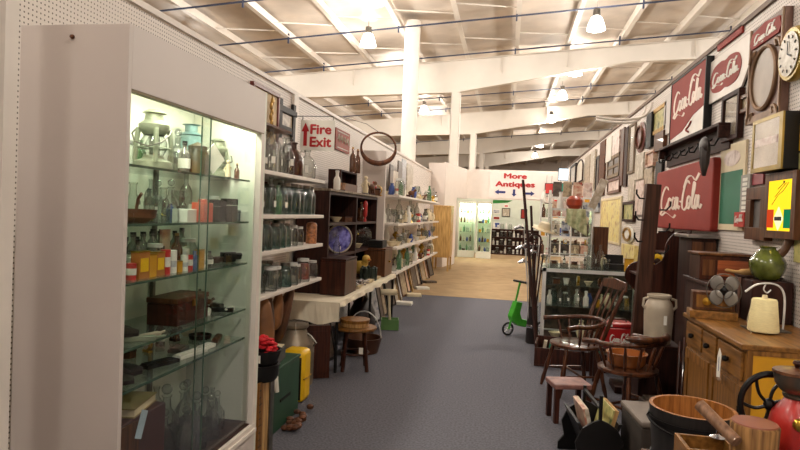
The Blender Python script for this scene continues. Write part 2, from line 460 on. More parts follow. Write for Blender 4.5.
# high bay lamps
LAMPHI = emit('lamp_glow', (1.0, .93, .82), 26)
def highbay(first=[None]):
    t = thing('high_bay_lamp', 'x', 'ceiling lamp', group='high bay lamps under the roof'); t.scale = (.82, .82, .82)
    MB().lathe([(.03, .62), (.10, .60), (.11, .42), (.06, .40)], 14).build('ballast', PEWTER, t)
    MB().lathe([(.07, .41), (.15, .36), (.23, .16), (.27, 0), (.26, 0), (.21, .16), (.13, .34)], 20).build('lamp_shade', emit('prismatic_reflector_glow', (1.0, .93, .84), 5), t)
    MB().lathe([(.001, -.05), (.16, -.03), (.245, .02), (.19, .17), (.001, .3)], 18).build('bulb_lens', LAMPHI, t)
    MB().tube([(0, 0, .6), (0, 0, .82)], .012, 6).build('hanger', PEWTER, t)
    return t
lampp = None
LAMPS = []
for (px, py) in ((596, 30), (575, 75), (562, 99), (551, 122), (540, 147), (535, 157)): LAMPS.append((on_z(px, py, 6.1), 'right'))
for (px, py) in ((374, 4), (368, 46), (397, 90), (424, 113), (437, 131)): LAMPS.append((on_z(px, py, 5.9), 'left'))  # first lamp is added where the ceiling only reflects light
for y in (8, 17, 26, 35, 44, 53):
    LAMPS.append((Vector((8.2, y, 6.5)), 'hid')); LAMPS.append((Vector((-10, y, 5.5)), 'hid'))  # unseen side rows, added so their light brightens the roof
for y in (9.6, 4.8, 0, -4.8):
    if y != 4.8: LAMPS.append((Vector((1.9, y, 6.1)), 'right'))
    LAMPS.append((Vector((-3.9, y+1.2, 5.9)), 'left'))
cnt = {'right': 0, 'left': 0, 'hid': 0}
for p, side in LAMPS:
    lab = 'glowing high bay lamp, %s in the %s row above the aisle' % (ORD[cnt[side]], side)
    if side == 'hid': lab = 'high bay lamp over the halls beyond the side walls, unseen, added to brighten the roof'
    elif p.y < 11: lab = 'high bay lamp above and behind the camera, outside the photo'
    cnt[side] += 1
    if lampp is None: lampp = highbay(); o = lampp; o.location = p; o['label'] = lab
    else: o = dup(lampp, p, 0, lab)
    for dz, en in ((-.12, LAMP_W), (.72, LAMP_UP)):
        ld = bpy.data.lights.new('lamp_light', 'POINT'); ld.energy = en*(1 if p.y < 40 else .6); ld.color = (1, .93, .83); ld.shadow_soft_size = .2
        lo = bpy.data.objects.new('lamp_light', ld); COL.objects.link(lo); lo.location = p+Vector((0, 0, dz))
# world: dim warm ambience
w = bpy.data.worlds.new('world'); scene.world = w; w.use_nodes = True
w.node_tree.nodes['Background'].inputs[0].default_value = (.9, .82, .74, 1); w.node_tree.nodes['Background'].inputs[1].default_value = .3
scene.view_settings.view_transform = 'Standard'; scene.view_settings.look = 'None'; scene.view_settings.gamma = 1
scene.view_settings.use_curve_mapping = False; scene.view_settings.exposure = 0.0

# ---- banner lettering painted on the header wall (a printed banner)
t = thing('banner_sign', 'white banner reading More Antiques in red over three blue arrows', 'sign', (0, 20.49, 0))
p0 = on_y(490, 171, 20.49); p1 = on_y(562, 201, 20.49)
MB().box(p0.x, p1.x, -.012, 0, p1.z+.02, p0.z).build('banner_cloth', mat('banner_vinyl', C8(236, 226, 220), .6, var=.02), t, False)
RTXT = mat('red_lettering', C8(178, 30, 34), .5, var=.05); BTXT = mat('blue_lettering', C8(28, 40, 110), .5, var=.05)
def px_rect(x0, x1, y0, y1, Y):
    a = on_y(x0, y0, Y); b = on_y(x1, y1, Y); return (a.x+b.x)/2, (a.z+b.z)/2, b.x-a.x, a.z-b.z
for s, q in (('More', (504, 527, 173, 179.2)), ('Antiques', (495.3, 535, 180.8, 189.3))):
    cx, cz, w, h = px_rect(*q, 20.46); text_fit(s, w, h, .05, 'lettering', RTXT, t, (cx, -.02, cz))
def arrow(L, w):  # pointing to +x
    return [(-L/2, -w*.22), (L*.12, -w*.22), (L*.12, -w/2), (L/2, 0), (L*.12, w/2), (L*.12, w*.22), (-L/2, w*.22)]
for (cx, cy), ang, L in (((500, 192), PI, .36), ((514, 193), PI/2, .24), ((529.5, 193.6), 0, .34)):
    c = on_y(cx, cy, 20.46)
    o = MB().prism(arrow(L, .17), -.004, .004, Matrix.Rotation(ang, 4, 'Y')).build('arrow', BTXT, t, False); o.location = (c.x, -.018, c.z)
# ================================================================== REUSABLE THINGS (prototypes built once and copied)
PROTO = {}
def J(kind):
    """profile, glass material, cap profile/material of small goods; heights are unit heights in metres at scale 1"""
    return KINDS[kind]
def prof_bottle(h, r, neck, shoulder=.62, base=.0):
    return [(.001, 0), (r*.94, 0), (r, h*.03), (r, h*shoulder), (r*.82, h*(shoulder+.09)), (neck, h*(shoulder+.2)), (neck, h*.95), (neck*1.25, h*.955), (neck*1.25, h)]
KINDS = {
 # name, category, list of (partname, fn(mb), material)
 'glass_bottle': ('bottle', [('bottle_body', lambda m: m.lathe(prof_bottle(.25, .036, .012), 12), G_CLEAR), ('paper_label', lambda m: m.box(.0355, .038, -.012, .012, .05, .09), PAPER)]),
 'milk_bottle': ('bottle', [('bottle_body', lambda m: m.lathe(prof_bottle(.24, .045, .022, .5), 14), G_CLEAR), ('price_tag', lambda m: m.box(.0455, .048, -.012, .012, .06, .1), PAPER)]),
 'aqua_jar': ('jar', [('jar_body', lambda m: m.lathe([(.001, 0), (.048, 0), (.052, .01), (.052, .13), (.036, .155), (.036, .17)], 14), G_AQUA), ('jar_lid', lambda m: m.lathe([(.039, .165), (.039, .185), (.001, .188)], 14), PEWTER)]),
 'clear_jar': ('jar', [('jar_body', lambda m: m.lathe([(.001, 0), (.045, 0), (.05, .01), (.05, .11), (.038, .135), (.038, .145)], 14), G_CLEAR), ('jar_lid', lambda m: m.lathe([(.041, .14), (.041, .16), (.001, .162)], 14), STEEL)]),
 'glass_tumbler': ('glass', [('bowl', lambda m: m.lathe([(.001, 0), (.026, 0), (.033, .11), (.031, .11), (.024, .01), (.001, .01)], 12), G_CLEAR)]),
 'stemmed_glass': ('glass', [('bowl', lambda m: m.lathe([(.004, .07), (.03, .09), (.034, .15), (.032, .15), (.026, .095)], 12), G_CLEAR), ('stem', lambda m: m.lathe([(.03, 0), (.028, .005), (.005, .012), (.004, .07)], 12), G_CLEAR)]),
 'decanter': ('decanter', [('decanter_body', lambda m: m.lathe([(.001, 0), (.052, 0), (.055, .02), (.05, .12), (.018, .17), (.015, .21), (.022, .22)], 8), G_CLEAR), ('stopper', lambda m: m.ball((0, 0, .245), .022, 8), G_CLEAR)]),
 'dark_bottle': ('bottle', [('bottle_body', lambda m: m.lathe(prof_bottle(.16, .028, .01), 12), G_SMOKE), ('bottle_cap', lambda m: m.lathe([(.012, .15), (.012, .17), (.001, .17)], 10), BLACK), ('paper_label', lambda m: m.lathe([(.029, .03), (.029, .08)], 12), PAPER)]),
 'amber_bottle': ('bottle', [('bottle_body', lambda m: m.lathe(prof_bottle(.2, .035, .012), 12), G_BROWN), ('cork', lambda m: m.lathe([(.011, .195), (.012, .215), (.001, .215)], 10), PINE)]),
 'green_bottle': ('bottle', [('bottle_body', lambda m: m.lathe(prof_bottle(.22, .033, .012), 12), G_GREEN)]),
 'blue_bottle': ('bottle', [('bottle_body', lambda m: m.lathe(prof_bottle(.16, .03, .014), 12), G_BLUE)]),
 'white_bottle': ('bottle', [('bottle_body', lambda m: m.lathe(prof_bottle(.17, .033, .016, .55), 12), PAPER), ('bottle_cap', lambda m: m.lathe([(.018, .16), (.018, .18), (.001, .18)], 10), STEEL)]),
 'china_bowl': ('bowl', [('bowl_body', lambda m: m.lathe([(.001, .004), (.025, 0), (.03, .008), (.06, .05), (.057, .05), (.026, .014), (.001, .012)], 14), CREAM)]),
 'china_cup': ('cup', [('cup_body', lambda m: m.lathe([(.001, .002), (.022, 0), (.034, .06), (.032, .06), (.02, .008), (.001, .008)], 12), PAPER), ('handle', lambda m: m.tube([(.03, 0, .05), (.05, 0, .045), (.05, 0, .02), (.027, 0, .015)], .004, 6), PAPER)]),
 'ceramic_vase': ('vase', [('vase_body', lambda m: m.lathe([(.001, 0), (.025, 0), (.045, .06), (.035, .12), (.016, .15), (.024, .17), (.02, .17)], 14), CREAM)]),
 'blue_vase': ('vase', [('vase_body', lambda m: m.lathe([(.001, 0), (.025, 0), (.04, .05), (.03, .1), (.016, .12), (.022, .135), (.018, .135)], 14), BLUEP)]),
 'figurine': ('figurine', [('base', lambda m: m.lathe([(.03, 0), (.03, .012), (.001, .012)], 12), PEWTER), ('figure', lambda m: m.lathe([(.022, .01), (.026, .05), (.015, .09), (.018, .11), (.009, .125)], 10).ball((0, 0, .14), .017, 10).tube([(-.018, 0, .1), (-.035, -.005, .075), (-.02, -.02, .06)], .006, 6).tube([(.018, 0, .1), (.035, -.005, .08), (.03, -.02, .1)], .006, 6), CREAM)]),
 'trinket_box': ('box', [('box_body', lambda m: m.box(-.05, .05, -.035, .035, 0, .045), WALNUT), ('box_lid', lambda m: m.box(-.053, .053, -.038, .038, .046, .058), DWOOD)]),
 'tobacco_tin': ('tin', [('tin_body', lambda m: m.box(-.035, .035, -.02, .02, 0, .1), YELW), ('tin_lid', lambda m: m.box(-.036, .036, -.021, .021, .1, .108), BRASS)]),
 'orange_tin': ('tin', [('tin_body', lambda m: m.box(-.04, .04, -.022, .022, 0, .115), mat('orange_tin_paint', C8(176, 110, 46), .5)), ('paper_label', lambda m: m.box(-.03, .03, -.0235, -.022, .03, .09), YELP), ('tin_lid', lambda m: m.box(-.041, .041, -.023, .023, .115, .122), BRASS)]),
 'red_tin': ('tin', [('tin_body', lambda m: m.lathe([(.001, 0), (.03, 0), (.03, .1), (.001, .1)], 14), COKE2), ('paper_label', lambda m: m.lathe([(.0305, .03), (.0305, .07)], 14), PAPER)]),
 'white_tin': ('tin', [('tin_body', lambda m: m.lathe([(.001, 0), (.028, 0), (.028, .11), (.001, .11)], 14), PAPER), ('paper_label', lambda m: m.lathe([(.0285, .03), (.0285, .06)], 14), A_BLUE)]),
 'oil_lamp': ('oil lamp', [('font', lambda m: m.lathe([(.001, 0), (.045, 0), (.03, .02), (.012, .05), (.04, .08), (.045, .1), (.02, .12), (.02, .135)], 14), BRASS), ('chimney', lambda m: m.lathe([(.022, .135), (.034, .17), (.02, .22), (.018, .29)], 14), G_CLEAR)]),
 'carving': ('ornament', [('base', lambda m: m.box(-.03, .03, -.02, .02, 0, .015), DWOOD), ('animal_body', lambda m: m.ball((0, 0, .055), .028, 10, 1.5, .8, 1).ball((.045, 0, .085), .016, 8, 1.2, .8, 1).tube([(.02, 0, .06), (.045, 0, .085)], .012, 6).tube([(-.02, .01, .05), (-.024, .012, .014)], .007, 6).tube([(.02, .01, .05), (.024, .012, .014)], .007, 6).tube([(.02, -.01, .05), (.024, -.012, .014)], .007, 6).tube([(-.02, -.01, .05), (-.024, -.012, .014)], .007, 6), WALNUT)]),
 'mug_green': ('mug', [('mug_body', lambda m: m.lathe([(.001, 0), (.032, 0), (.035, .08), (.032, .08), (.028, .01), (.001, .01)], 12), PALEGRN), ('handle', lambda m: m.tube([(.032, 0, .065), (.055, 0, .06), (.055, 0, .025), (.031, 0, .018)], .005, 6), PALEGRN)]),
 'small_clock': ('clock', [('case', lambda m: m.lathe([(.04, -.015), (.045, -.01), (.045, .01), (.04, .015)], 16, T(0, 0, .055, rx=PI/2)).box(-.04, .04, -.015, .015, 0, .014), BRASS), ('dial', lambda m: m.lathe([(.036, .0155), (.001, .016)], 16, T(0, 0, .055, rx=PI/2)), PAPER)]),
}
def item(kind, label, loc, rz=0, s=1.0, group=None, zs=None):
    cat, parts = KINDS[kind]
    sc = (s, s, s*(zs or 1))
    name = {'mug_green': 'mug', 'carving': 'carved_animal'}.get(kind, kind)
    if kind not in PROTO:
        if len(parts) == 1:
            o = parts[0][1](MB()).build(name, parts[0][2])
        else:
            o = bpy.data.objects.new(name, None); COL.objects.link(o); o.empty_display_size = .05
            for pn, fn, mm in parts: fn(MB()).build(pn, mm, o)
        PROTO[kind] = o
        o.location = loc; o.rotation_euler = (0, 0, rz); o.scale = sc
        return tag(o, label, cat, group)
    o = dup(PROTO[kind], loc, rz, label, None, sc)
    if group: o['group'] = group
    elif 'group' in o: del o['group']
    return o
DESC = {'glass_bottle': 'tall clear bottle with paper label', 'milk_bottle': 'wide clear milk bottle with tag', 'aqua_jar': 'aqua preserving jar with metal lid',
 'clear_jar': 'clear glass jar with metal lid', 'glass_tumbler': 'clear glass tumbler', 'stemmed_glass': 'stemmed clear glass', 'decanter': 'cut glass decanter with stopper',
 'dark_bottle': 'small dark bottle with black cap', 'amber_bottle': 'amber glass bottle with cork', 'green_bottle': 'green glass bottle', 'blue_bottle': 'blue glass bottle',
 'white_bottle': 'white bottle with metal cap', 'china_bowl': 'cream china bowl', 'china_cup': 'white china cup', 'ceramic_vase': 'cream ceramic vase', 'blue_vase': 'blue glazed vase',
 'figurine': 'small cream figurine on base', 'trinket_box': 'small brown wooden box', 'tobacco_tin': 'yellow rectangular tin', 'orange_tin': 'orange tin with yellow label', 'red_tin': 'red tin with white label',
 'white_tin': 'white tin with blue label', 'oil_lamp': 'brass oil lamp with chimney', 'carving': 'small carved brown animal', 'mug_green': 'pale green enamel mug', 'small_clock': 'small round brass clock'}
def row(kinds, where, p0, p1, zs, group=None, s=(.9, 1.1), order=None, jit=.02, rz=None):
    """things standing in a row from p0 to p1 (both x,y); labels count from the left as the photo shows them"""
    n = len(kinds)
    for i, k in enumerate(kinds):
        t = (i+.5)/n
        x = p0[0]+(p1[0]-p0[0])*t+random.uniform(-jit, jit); y = p0[1]+(p1[1]-p0[1])*t
        sc = random.uniform(*s)
        item(k, '%s, %s from left, %s' % (DESC[k], ORD[i], where), (x, y, zs), random.uniform(-.9, .3) if rz is None else rz, sc, group)

# ================================================================== LEFT: LIT GLASS DISPLAY CASE
XF, XB, Y0, Y1, ZT = -1.22, -1.62, 1.75, 2.87, 2.17
case = thing('display_case', 'tall white lit display case with glass doors in the left foreground', 'display case', (XF, (Y0+Y1)/2, 0), 0)
def cpart(mb, name, m, par=case, bevel=0, smooth=False):
    o = mb.build(name, m, None, smooth, bevel); o.location = -Vector(case.location) if par is case else (0, 0, 0); o.parent = par
    return o
cpart(MB().box(XB, XF, Y0, Y0+.02, 0, ZT), 'side_panel', W_PANEL, bevel=.002)
cpart(MB().box(XB, XF, Y1-.02, Y1, 0, ZT), 'side_panel', mat('white_inner', C8(222, 222, 208), .5, var=.03))
cpart(MB().box(XB, XB+.015, Y0+.02, Y1-.02, .0, ZT-.02), 'back_panel', MATS['white_inner'])
cpart(MB().box(XB+.015, XF, Y0+.02, Y1-.02, ZT-.02, ZT), 'top_panel', W_PANEL)
cpart(MB().box(XF-.015, XF, Y0+.02, Y1-.02, 1.965, ZT-.02), 'header_panel', W_PANEL)
cpart(MB().box(XF-.015, XF, Y0+.02, Y1-.02, 0, .46), 'base_panel', W_PANEL)
cpart(MB().box(XB+.015, XF-.015, Y0+.02, Y1-.02, .49, .505), 'bottom_board', DWOODX)
cpart(MB().box(XF-.03, XF+.012, Y0+.02, Y1-.02, .46, .478).box(XF-.03, XF+.004, Y0+.02, Y1-.02, .478, .50), 'door_track', W_TRIM)
cpart(MB().box(XF-.03, XF-.002, Y0+.02, Y1-.02, 1.957, 1.965), 'door_track', mat('bronze_rail', C8(120, 104, 70), .5, .3))
cpart(MB().box(XF-.035, XF, Y1-.05, Y1-.02, .5, 1.96), 'door_jamb', W_TRIM)
for i, (ya, yb, xx) in enumerate(((Y0+.02, 2.33, XF-.012), (2.28, Y1-.05, XF-.026))):
    d = cpart(MB().box(xx-.004, xx, ya, yb, .5, 1.955), 'glass_door', G_PANE)
    e = MB().box(xx-.0045, xx+.0005, yb-.004, yb, .5, 1.955) if i == 0 else MB().box(xx-.0045, xx+.0005, ya, ya+.004, .5, 1.955)
    o = e.build('glass_edge', mat('glass_edge_green', C8(70, 92, 78), .2), None, False); o.parent = d
SH = [1.725, 1.52, 1.315, 1.085, .94]
for z in SH:
    o = cpart(MB().box(XB+.02, -1.275, Y0+.025, Y1-.055, z-.007, z), 'glass_shelf', G_SHELF)
    MB().box(-1.276, -1.272, Y0+.025, Y1-.055, z-.008, z+.001).build('shelf_edge', MATS['glass_edge_green'], o, False)
cpart(MB().box(XB+.02, XB+.035, Y0+.3, Y0+.32, .5, 1.95).box(XB+.02, XB+.035, 2.5, 2.52, .5, 1.95), 'shelf_standard', PEWTER)
cpart(MB().tube([(-1.34, Y0+.08, 2.10), (-1.34, Y1-.08, 2.10)], .014, 8), 'lamp_tube', emit('tube_glow', (.93, 1.0, .80), 7))
ld = bpy.data.lights.new('case_light', 'AREA'); ld.shape = 'RECTANGLE'; ld.size = .06; ld.size_y = .95; ld.energy = CASE_W; ld.color = (.93, 1, .78)
lo = bpy.data.objects.new('case_light', ld); COL.objects.link(lo); lo.location = (-1.34, (Y0+Y1)/2, 2.075)
# red thumb tack mark on the side panel
solo('plug', MB().lathe([(.006, -.004), (.008, 0), (.006, .006), (.001, .008)], 10, T(rx=PI/2)), RUST, 'tiny brown plug high on the side of the display case', 'plug', (on_y(73, 37, Y0)-Vector((0, .003, 0))))
def cy(px, X, z, py=None):  # Y on the case's X plane for a column of pixels
    return on_x(px, py if py else 215-(z-1.55)*250, X).y
def lantern(label, loc, rz, s, m1=PALEGRN, glassm=G_CLEAR, name='railroad_lantern'):
    t = thing(name, label, 'lantern', loc, rz); t.scale = (s, s, s)
    MB().lathe([(.001, 0), (.085, 0), (.09, .01), (.085, .045), (.05, .06), (.045, .075)], 18).build('base', m1, t)
    MB().lathe([(.045, .075), (.062, .11), (.062, .14), (.045, .17)], 16).build('globe', glassm, t)
    MB().lathe([(.048, .17), (.055, .18), (.07, .2), (.07, .22), (.045, .24), (.04, .27), (.055, .275), (.03, .29), (.001, .29)], 16).build('chimney_cap', m1, t)
    mb = MB()
    for k in range(4):
        a = k*PI/2+.4; mb.tube([(.08*math.cos(a), .08*math.sin(a), .04), (.078*math.cos(a), .078*math.sin(a), .13), (.068*math.cos(a), .068*math.sin(a), .2)], .012, 8)
    mb.tube([(.075*math.cos(a), .075*math.sin(a), .11) for a in [2*PI*q/16 for q in range(16)]], .004, 6, True)
    mb.build('wire_guard', m1, t)
    MB().tube([(-.08, 0, .2), (-.085, -.05, .17), (-.06, -.09, .13), (0, -.1, .11), (.06, -.09, .13), (.085, -.05, .17), (.08, 0, .2)], .004, 6).build('bail_handle', PEWTER, t)
    return t
z = SH[0]
lantern('big pale green railroad lantern at the left end of the top case shelf', (-1.44, cy(150, -1.44, z)+.02, z), .3, .86)
item('decanter', 'round clear glass jug beside the big lantern in the case', (-1.45, cy(177, -1.45, z), z), 0, .75)
item('dark_bottle', 'dark bottle beside the rust topped jar in the case', (-1.40, cy(184, -1.40, z), z), 0, .9, zs=.95)
solo('storage_jar', MB().lathe([(.001, 0), (.05, 0), (.052, .09), (.04, .11), (.042, .13), (.001, .15)], 16), mat('black_jar_rust_top', C8(44, 42, 32), .4, c2=C8(90, 74, 40)), 'squat dark jar with rusty domed top on top case shelf', 'jar', (-1.38, cy(197, -1.38, z), z))
solo('metal_canister', MB().lathe([(.001, 0), (.05, 0), (.05, .2), (.058, .205), (.03, .22), (.03, .25), (.045, .255), (.001, .26)], 16), mat('pale_blue_tin', C8(120, 150, 150), .4, .3), 'tall pale blue canister behind the dark jar in the case', 'canister', (-1.53, cy(190, -1.53, z), z))
lantern('small green lantern right of the centre edge on top case shelf', (-1.45, cy(217, -1.45, z), z), 1.1, .7)
solo('price_card', MB().box(-.05, .05, -.002, .002, -.05, .05, T(ry=PI/4)), PAPER, 'white square card hanging tilted beside the small lantern', 'card', (-1.35, cy(213, -1.35, z), z+.085), PI/2-.3)
item('oil_lamp', 'small oil lamp near right end of top case shelf', (-1.47, cy(231, -1.47, z), z), 0, .62)
item('amber_bottle', 'amber bottle at right end of top case shelf', (-1.36, cy(237, -1.36, z), z), 0, .4)
item('figurine', 'small pale figurine low at right of top case shelf', (-1.31, cy(228, -1.31, z), z), 0, .55)
z = SH[1]
solo('serving_dish', MB().lathe([(.001, .01), (.04, 0), (.07, .02), (.075, .05), (.07, .05), (.06, .02), (.001, .015)], 16).tube([(0, 0, .05), (0, .01, .09), (.02, 0, .11)], .006, 6), RUST, 'brown metal dish with bent handle at left of second case shelf', 'dish', (-1.38, cy(136, -1.38, z), z))
for i, (px, k, X, s) in enumerate(((150, 'glass_bottle', -1.4, .68), (157, 'decanter', -1.34, .62), (163, 'milk_bottle', -1.46, .6), (170, 'decanter', -1.38, .66), (177, 'stemmed_glass', -1.45, .9), (212, 'clear_jar', -1.42, .75), (185, 'glass_bottle', -1.54, .85))):
    item(k, '%s, %s among glassware on second case shelf' % (DESC[k], ORD[i]), (X, cy(px, X, z), z), i, s)
solo('display_box', MB().box(-.06, .06, -.035, .035, 0, .055), PAPER, 'small white carton at the middle of second case shelf', 'box', (-1.35, cy(187, -1.35, z), z), PI/2, bevel=.002)
solo('metal_cube', MB().box(-.04, .04, -.03, .03, 0, .085).lathe([(.02, .085), (.02, .1), (.001, .1)], 10), mat('coral_enamel', C8(196, 84, 62), .4), 'coral red tin at front of the second case shelf', 'tin', (-1.31, cy(202, -1.31, z), z), PI/2, bevel=.003)
for i, (px, h, mm, nm) in enumerate(((217, .1, BLACK, 'black'), (223, .11, DLEATH, 'dark brown'), (232, .055, mat('slate_box', C8(74, 84, 94), .5), 'slate grey'), (242, .04, YELW, 'mustard'))):
    solo('small_case', MB().box(-.03, .03, -.03, .03, 0, h*.7).box(-.031, .031, -.031, .031, h*.72, h), mm, '%s small case right of the coral tin in the display case' % nm, 'box', (-1.36+.03*(i % 2), cy(px, -1.36, z), z), PI/2, bevel=.002)
z = SH[2]
for i, px in enumerate((134, 144, 153, 161)):
    item('dark_bottle', 'small black capped bottle, %s of the back row above the tins' % ORD[i], (-1.46, cy(px-2, -1.46, z), z+.0), i, .95)
solo('framed_card', MB().box(-.03, .03, -.006, .006, 0, .17), A_RED, 'upright red and white label card behind the tins', 'card', (-1.43, cy(164, -1.43, z), z), PI/2)
for i, (px, k, s, zs) in enumerate(((131, 'red_tin', .6, 1), (140, 'orange_tin', .8, 1.05), (150, 'tobacco_tin', .75, 1.1), (157, 'orange_tin', .7, 1.1), (165, 'red_tin', .65, 1.5), (172, 'white_tin', .62, 1.35), (178, 'tobacco_tin', .5, .85), (184, 'white_tin', .55, 1.1), (189, 'red_tin', .5, 1.3), (194, 'blue_bottle', .55, .9), (199, 'tobacco_tin', .6, 1.3), (204, 'white_tin', .5, 1.1), (209, 'dark_bottle', .6, .7))):
    item(k, '%s, %s from the left in the front row of tins' % (DESC[k], ORD[i]), (-1.33, cy(px, -1.33, z), z), PI/2, s, zs=zs)
def pistol(name, label, loc, rz, L, m=BLACKM):
    t = thing(name, label, 'tool', loc, rz)
    MB().tube([(0, 0, .035), (L, 0, .03)], .011, 8).tube([(0, 0, .02), (L*.6, 0, .018)], .008, 8).build('barrel', m, t)
    MB().box(-.03, .05, -.015, .015, 0, .05).build('body', m, t, bevel=.003)
    MB().box(-.1, -.02, -.014, .014, .0, .03).build('grip', DWOOD, t, bevel=.004)
pistol('hand_drill', 'long black metal tool lying at right of third case shelf', (-1.36, cy(226, -1.36, z), z+.001), 1.2, .16)
pistol('hand_tool', 'short black metal tool lying behind the longer one', (-1.47, cy(217, -1.47, z), z+.001), .5, .09, PEWTER)
z = SH[3]
t = thing('wooden_chest', 'brown wooden box with hinged lid on the fourth case shelf', 'box', (-1.40, cy(178, -1.40, z), z), PI/2)
MB().box(-.13, .13, -.07, .07, 0, .09).build('box_body', MAHOG, t, bevel=.003); MB().box(-.133, .133, -.073, .073, .092, .115).build('box_lid', WALNUT, t, bevel=.004)
MB().box(-.015, .015, -.077, -.072, .07, .1).build('clasp', BRASS, t)
def bundle(name, label, cat, loc, rz, sx, sy, sz, m, seed):
    rnd = random.Random(seed); mb = MB()
    for k in range(7):
        a = rnd.uniform(0, PI); mb.ball((rnd.uniform(-.4, .4)*sx, rnd.uniform(-.4, .4)*sy, sz*rnd.uniform(.25, .5)), min(sx, sy)*.4, 8, 1+rnd.random(), 1, .5*sz/min(sx, sy)*1.4)
    return solo(name, mb, m, label, cat, (loc[0], loc[1], loc[2]+sz*.08), rz)
bundle('leather_holster', 'heap of dark leather at left of the fourth case shelf', 'holster', (-1.45, 1.95, z), 0, .16, .2, .07, DLEATH, 1)
for i, (px, X, L, mm, nm) in enumerate(((138, -1.32, .12, PALEGRN, 'green'), (150, -1.31, .09, STONEW, 'tan'), (207, -1.36, .1, PAPER, 'white'), (216, -1.42, .08, PEWTER, 'grey'), (222, -1.33, .1, BLACK, 'black'), (233, -1.4, .12, LEATHER, 'brown'), (229, -1.31, .07, PAPER, 'narrow white'))):
    solo('folding_knife', MB().box(-L/2, L/2, -.013, .013, 0, .02).tube([(L/2, 0, .012), (L*.8, 0, .016)], .006, 6), mm, '%s pocket tool lying on the fourth case shelf' % nm, 'tool', (X, cy(px, X, z), z), .6+i*.7, bevel=.004)
for i, (px, k, s) in enumerate(((181, 'clear_jar', .5), (187, 'glass_bottle', .36), (194, 'mug_green', .7), (200, 'stemmed_glass', .45))):
    item(k, '%s behind the wooden box, %s from left' % (DESC[k], ORD[i]), (-1.53, cy(px, -1.53, z), z), 0, s)
z = SH[4]
bundle('leather_case', 'dark leather case lying at left of the fifth case shelf', 'case', (-1.42, 1.98, z), 0, .15, .24, .08, DLEATH, 2)
for i, (px, X, L, W, mm, nm) in enumerate(((160, -1.36, .16, .05, BLACK, 'long black'), (190, -1.33, .18, .045, PAPER, 'long white'), (205, -1.33, .12, .04, PAPER, 'short white'), (178, -1.42, .1, .06, PEWTER, 'dull grey'), (216, -1.37, .14, .03, WALNUT, 'thin brown'), (226, -1.31, .1, .03, STONEW, 'tan'))):
    solo('straight_razor', MB().box(-L/2, L/2, -W/2, W/2, 0, .015).box(-L/2, L/3, -W/3, W/3, .015, .022), mm, '%s slim box lying on the fifth case shelf' % nm, 'box', (X, cy(px, X, z), z), PI/2+.15*(i-2), bevel=.002)
solo('ashtray', MB().lathe([(.001, .006), (.05, 0), (.055, .02), (.05, .02), (.045, .008), (.001, .008)], 18), BLACK, 'round black ashtray in the middle of fifth case shelf', 'ashtray', (-1.46, cy(199, -1.46, z), z))
t = thing('pen_holder', 'red brown holder full of pens on the fifth case shelf', 'pen holder', (-1.36, cy(235, -1.36, z), z))
MB().lathe([(.001, 0), (.035, 0), (.035, .03), (.03, .03), (.001, .02)], 12).build('holder_base', STONEW, t)
mb = MB()
for k in range(8):
    a = k*.8; mb.tube([(.015*math.cos(a), .015*math.sin(a), .02), (.035*math.cos(a), .03*math.sin(a), .07+.01*(k % 3))], .005, 6)
mb.build('pens', MAHOG, t)
z = .505
t = thing('wooden_cabinet', 'tall maroon wooden cabinet box at bottom of the display case', 'cabinet', (-1.42, 2.02, z), PI/2)
MB().box(-.16, .16, -.11, .11, 0, .30).build('cabinet_body', mat('maroon_board', C8(66, 30, 28), .5), t, bevel=.004)
MB().box(-.155, -.02, -.115, -.11, .01, .29).build('cabinet_door', WALNUT, t)
t = thing('old_book', 'old book with tan cover lying on the maroon cabinet', 'book', (-1.40, 2.06, z+.302), PI/2+.2)
MB().box(-.1, .1, -.07, .07, .004, .03).build('pages', CREAM, t); MB().box(-.105, .105, -.073, .073, .03, .035).box(-.105, .105, -.073, .073, 0, .004).build('cover', mat('tan_cover', C8(150, 130, 84), .6), t)
solo('price_tag', MB().box(-.02, .02, -.001, .001, -.05, .05, T(ry=.4)), mat('pale_blue_tag', C8(170, 190, 205), .7), 'pale blue tag hanging on the maroon cabinet', 'tag', (-1.278, 1.97, .79), PI/2)
for i, (x, y, k, s) in enumerate(((-1.32, 2.36, 'decanter', .85), (-1.34, 2.48, 'decanter', .95), (-1.45, 2.42, 'decanter', 1.1), (-1.33, 2.60, 'decanter', .8), (-1.45, 2.56, 'decanter', 1.0), (-1.36, 2.72, 'decanter', .7), (-1.5, 2.68, 'decanter', .9), (-1.55, 2.5, 'glass_bottle', 1.0))):
    item(k, '%s at bottom of the case, %s from the cabinet' % (DESC[k], ORD[i]), (x, y, z), i, s)
def clutter(kinds, where, X, ya, yb, z, s, seed):
    rr = random.Random(seed); n = len(kinds)
    for i, k in enumerate(kinds):
        y = ya+(yb-ya)*(i+.5)/n; sc = rr.uniform(*s)
        item(k, '%s, %s of the %s' % (DESC[k], ORD[i], where), (X+rr.uniform(-.012, .012), y, z), rr.uniform(-1, .4), sc)
clutter(['glass_bottle', 'decanter', 'clear_jar', 'green_bottle', 'glass_bottle', 'mug_green', 'clear_jar', 'trinket_box'], 'top case shelf back row', -1.55, 1.95, 2.78, SH[0], (.6, .85), 1)
clutter(['clear_jar', 'glass_bottle', 'clear_jar', 'stemmed_glass', 'milk_bottle', 'dark_bottle', 'clear_jar', 'blue_vase', 'dark_bottle', 'trinket_box'], 'second case shelf back row', -1.54, 1.85, 2.78, SH[1], (.55, .8), 2)
clutter(['dark_bottle', 'amber_bottle', 'dark_bottle', 'white_tin', 'dark_bottle', 'red_tin', 'clear_jar', 'dark_bottle', 'tobacco_tin', 'amber_bottle', 'white_tin', 'clear_jar'], 'third case shelf middle row', -1.40, 1.86, 2.5, SH[2], (.6, .85), 3)
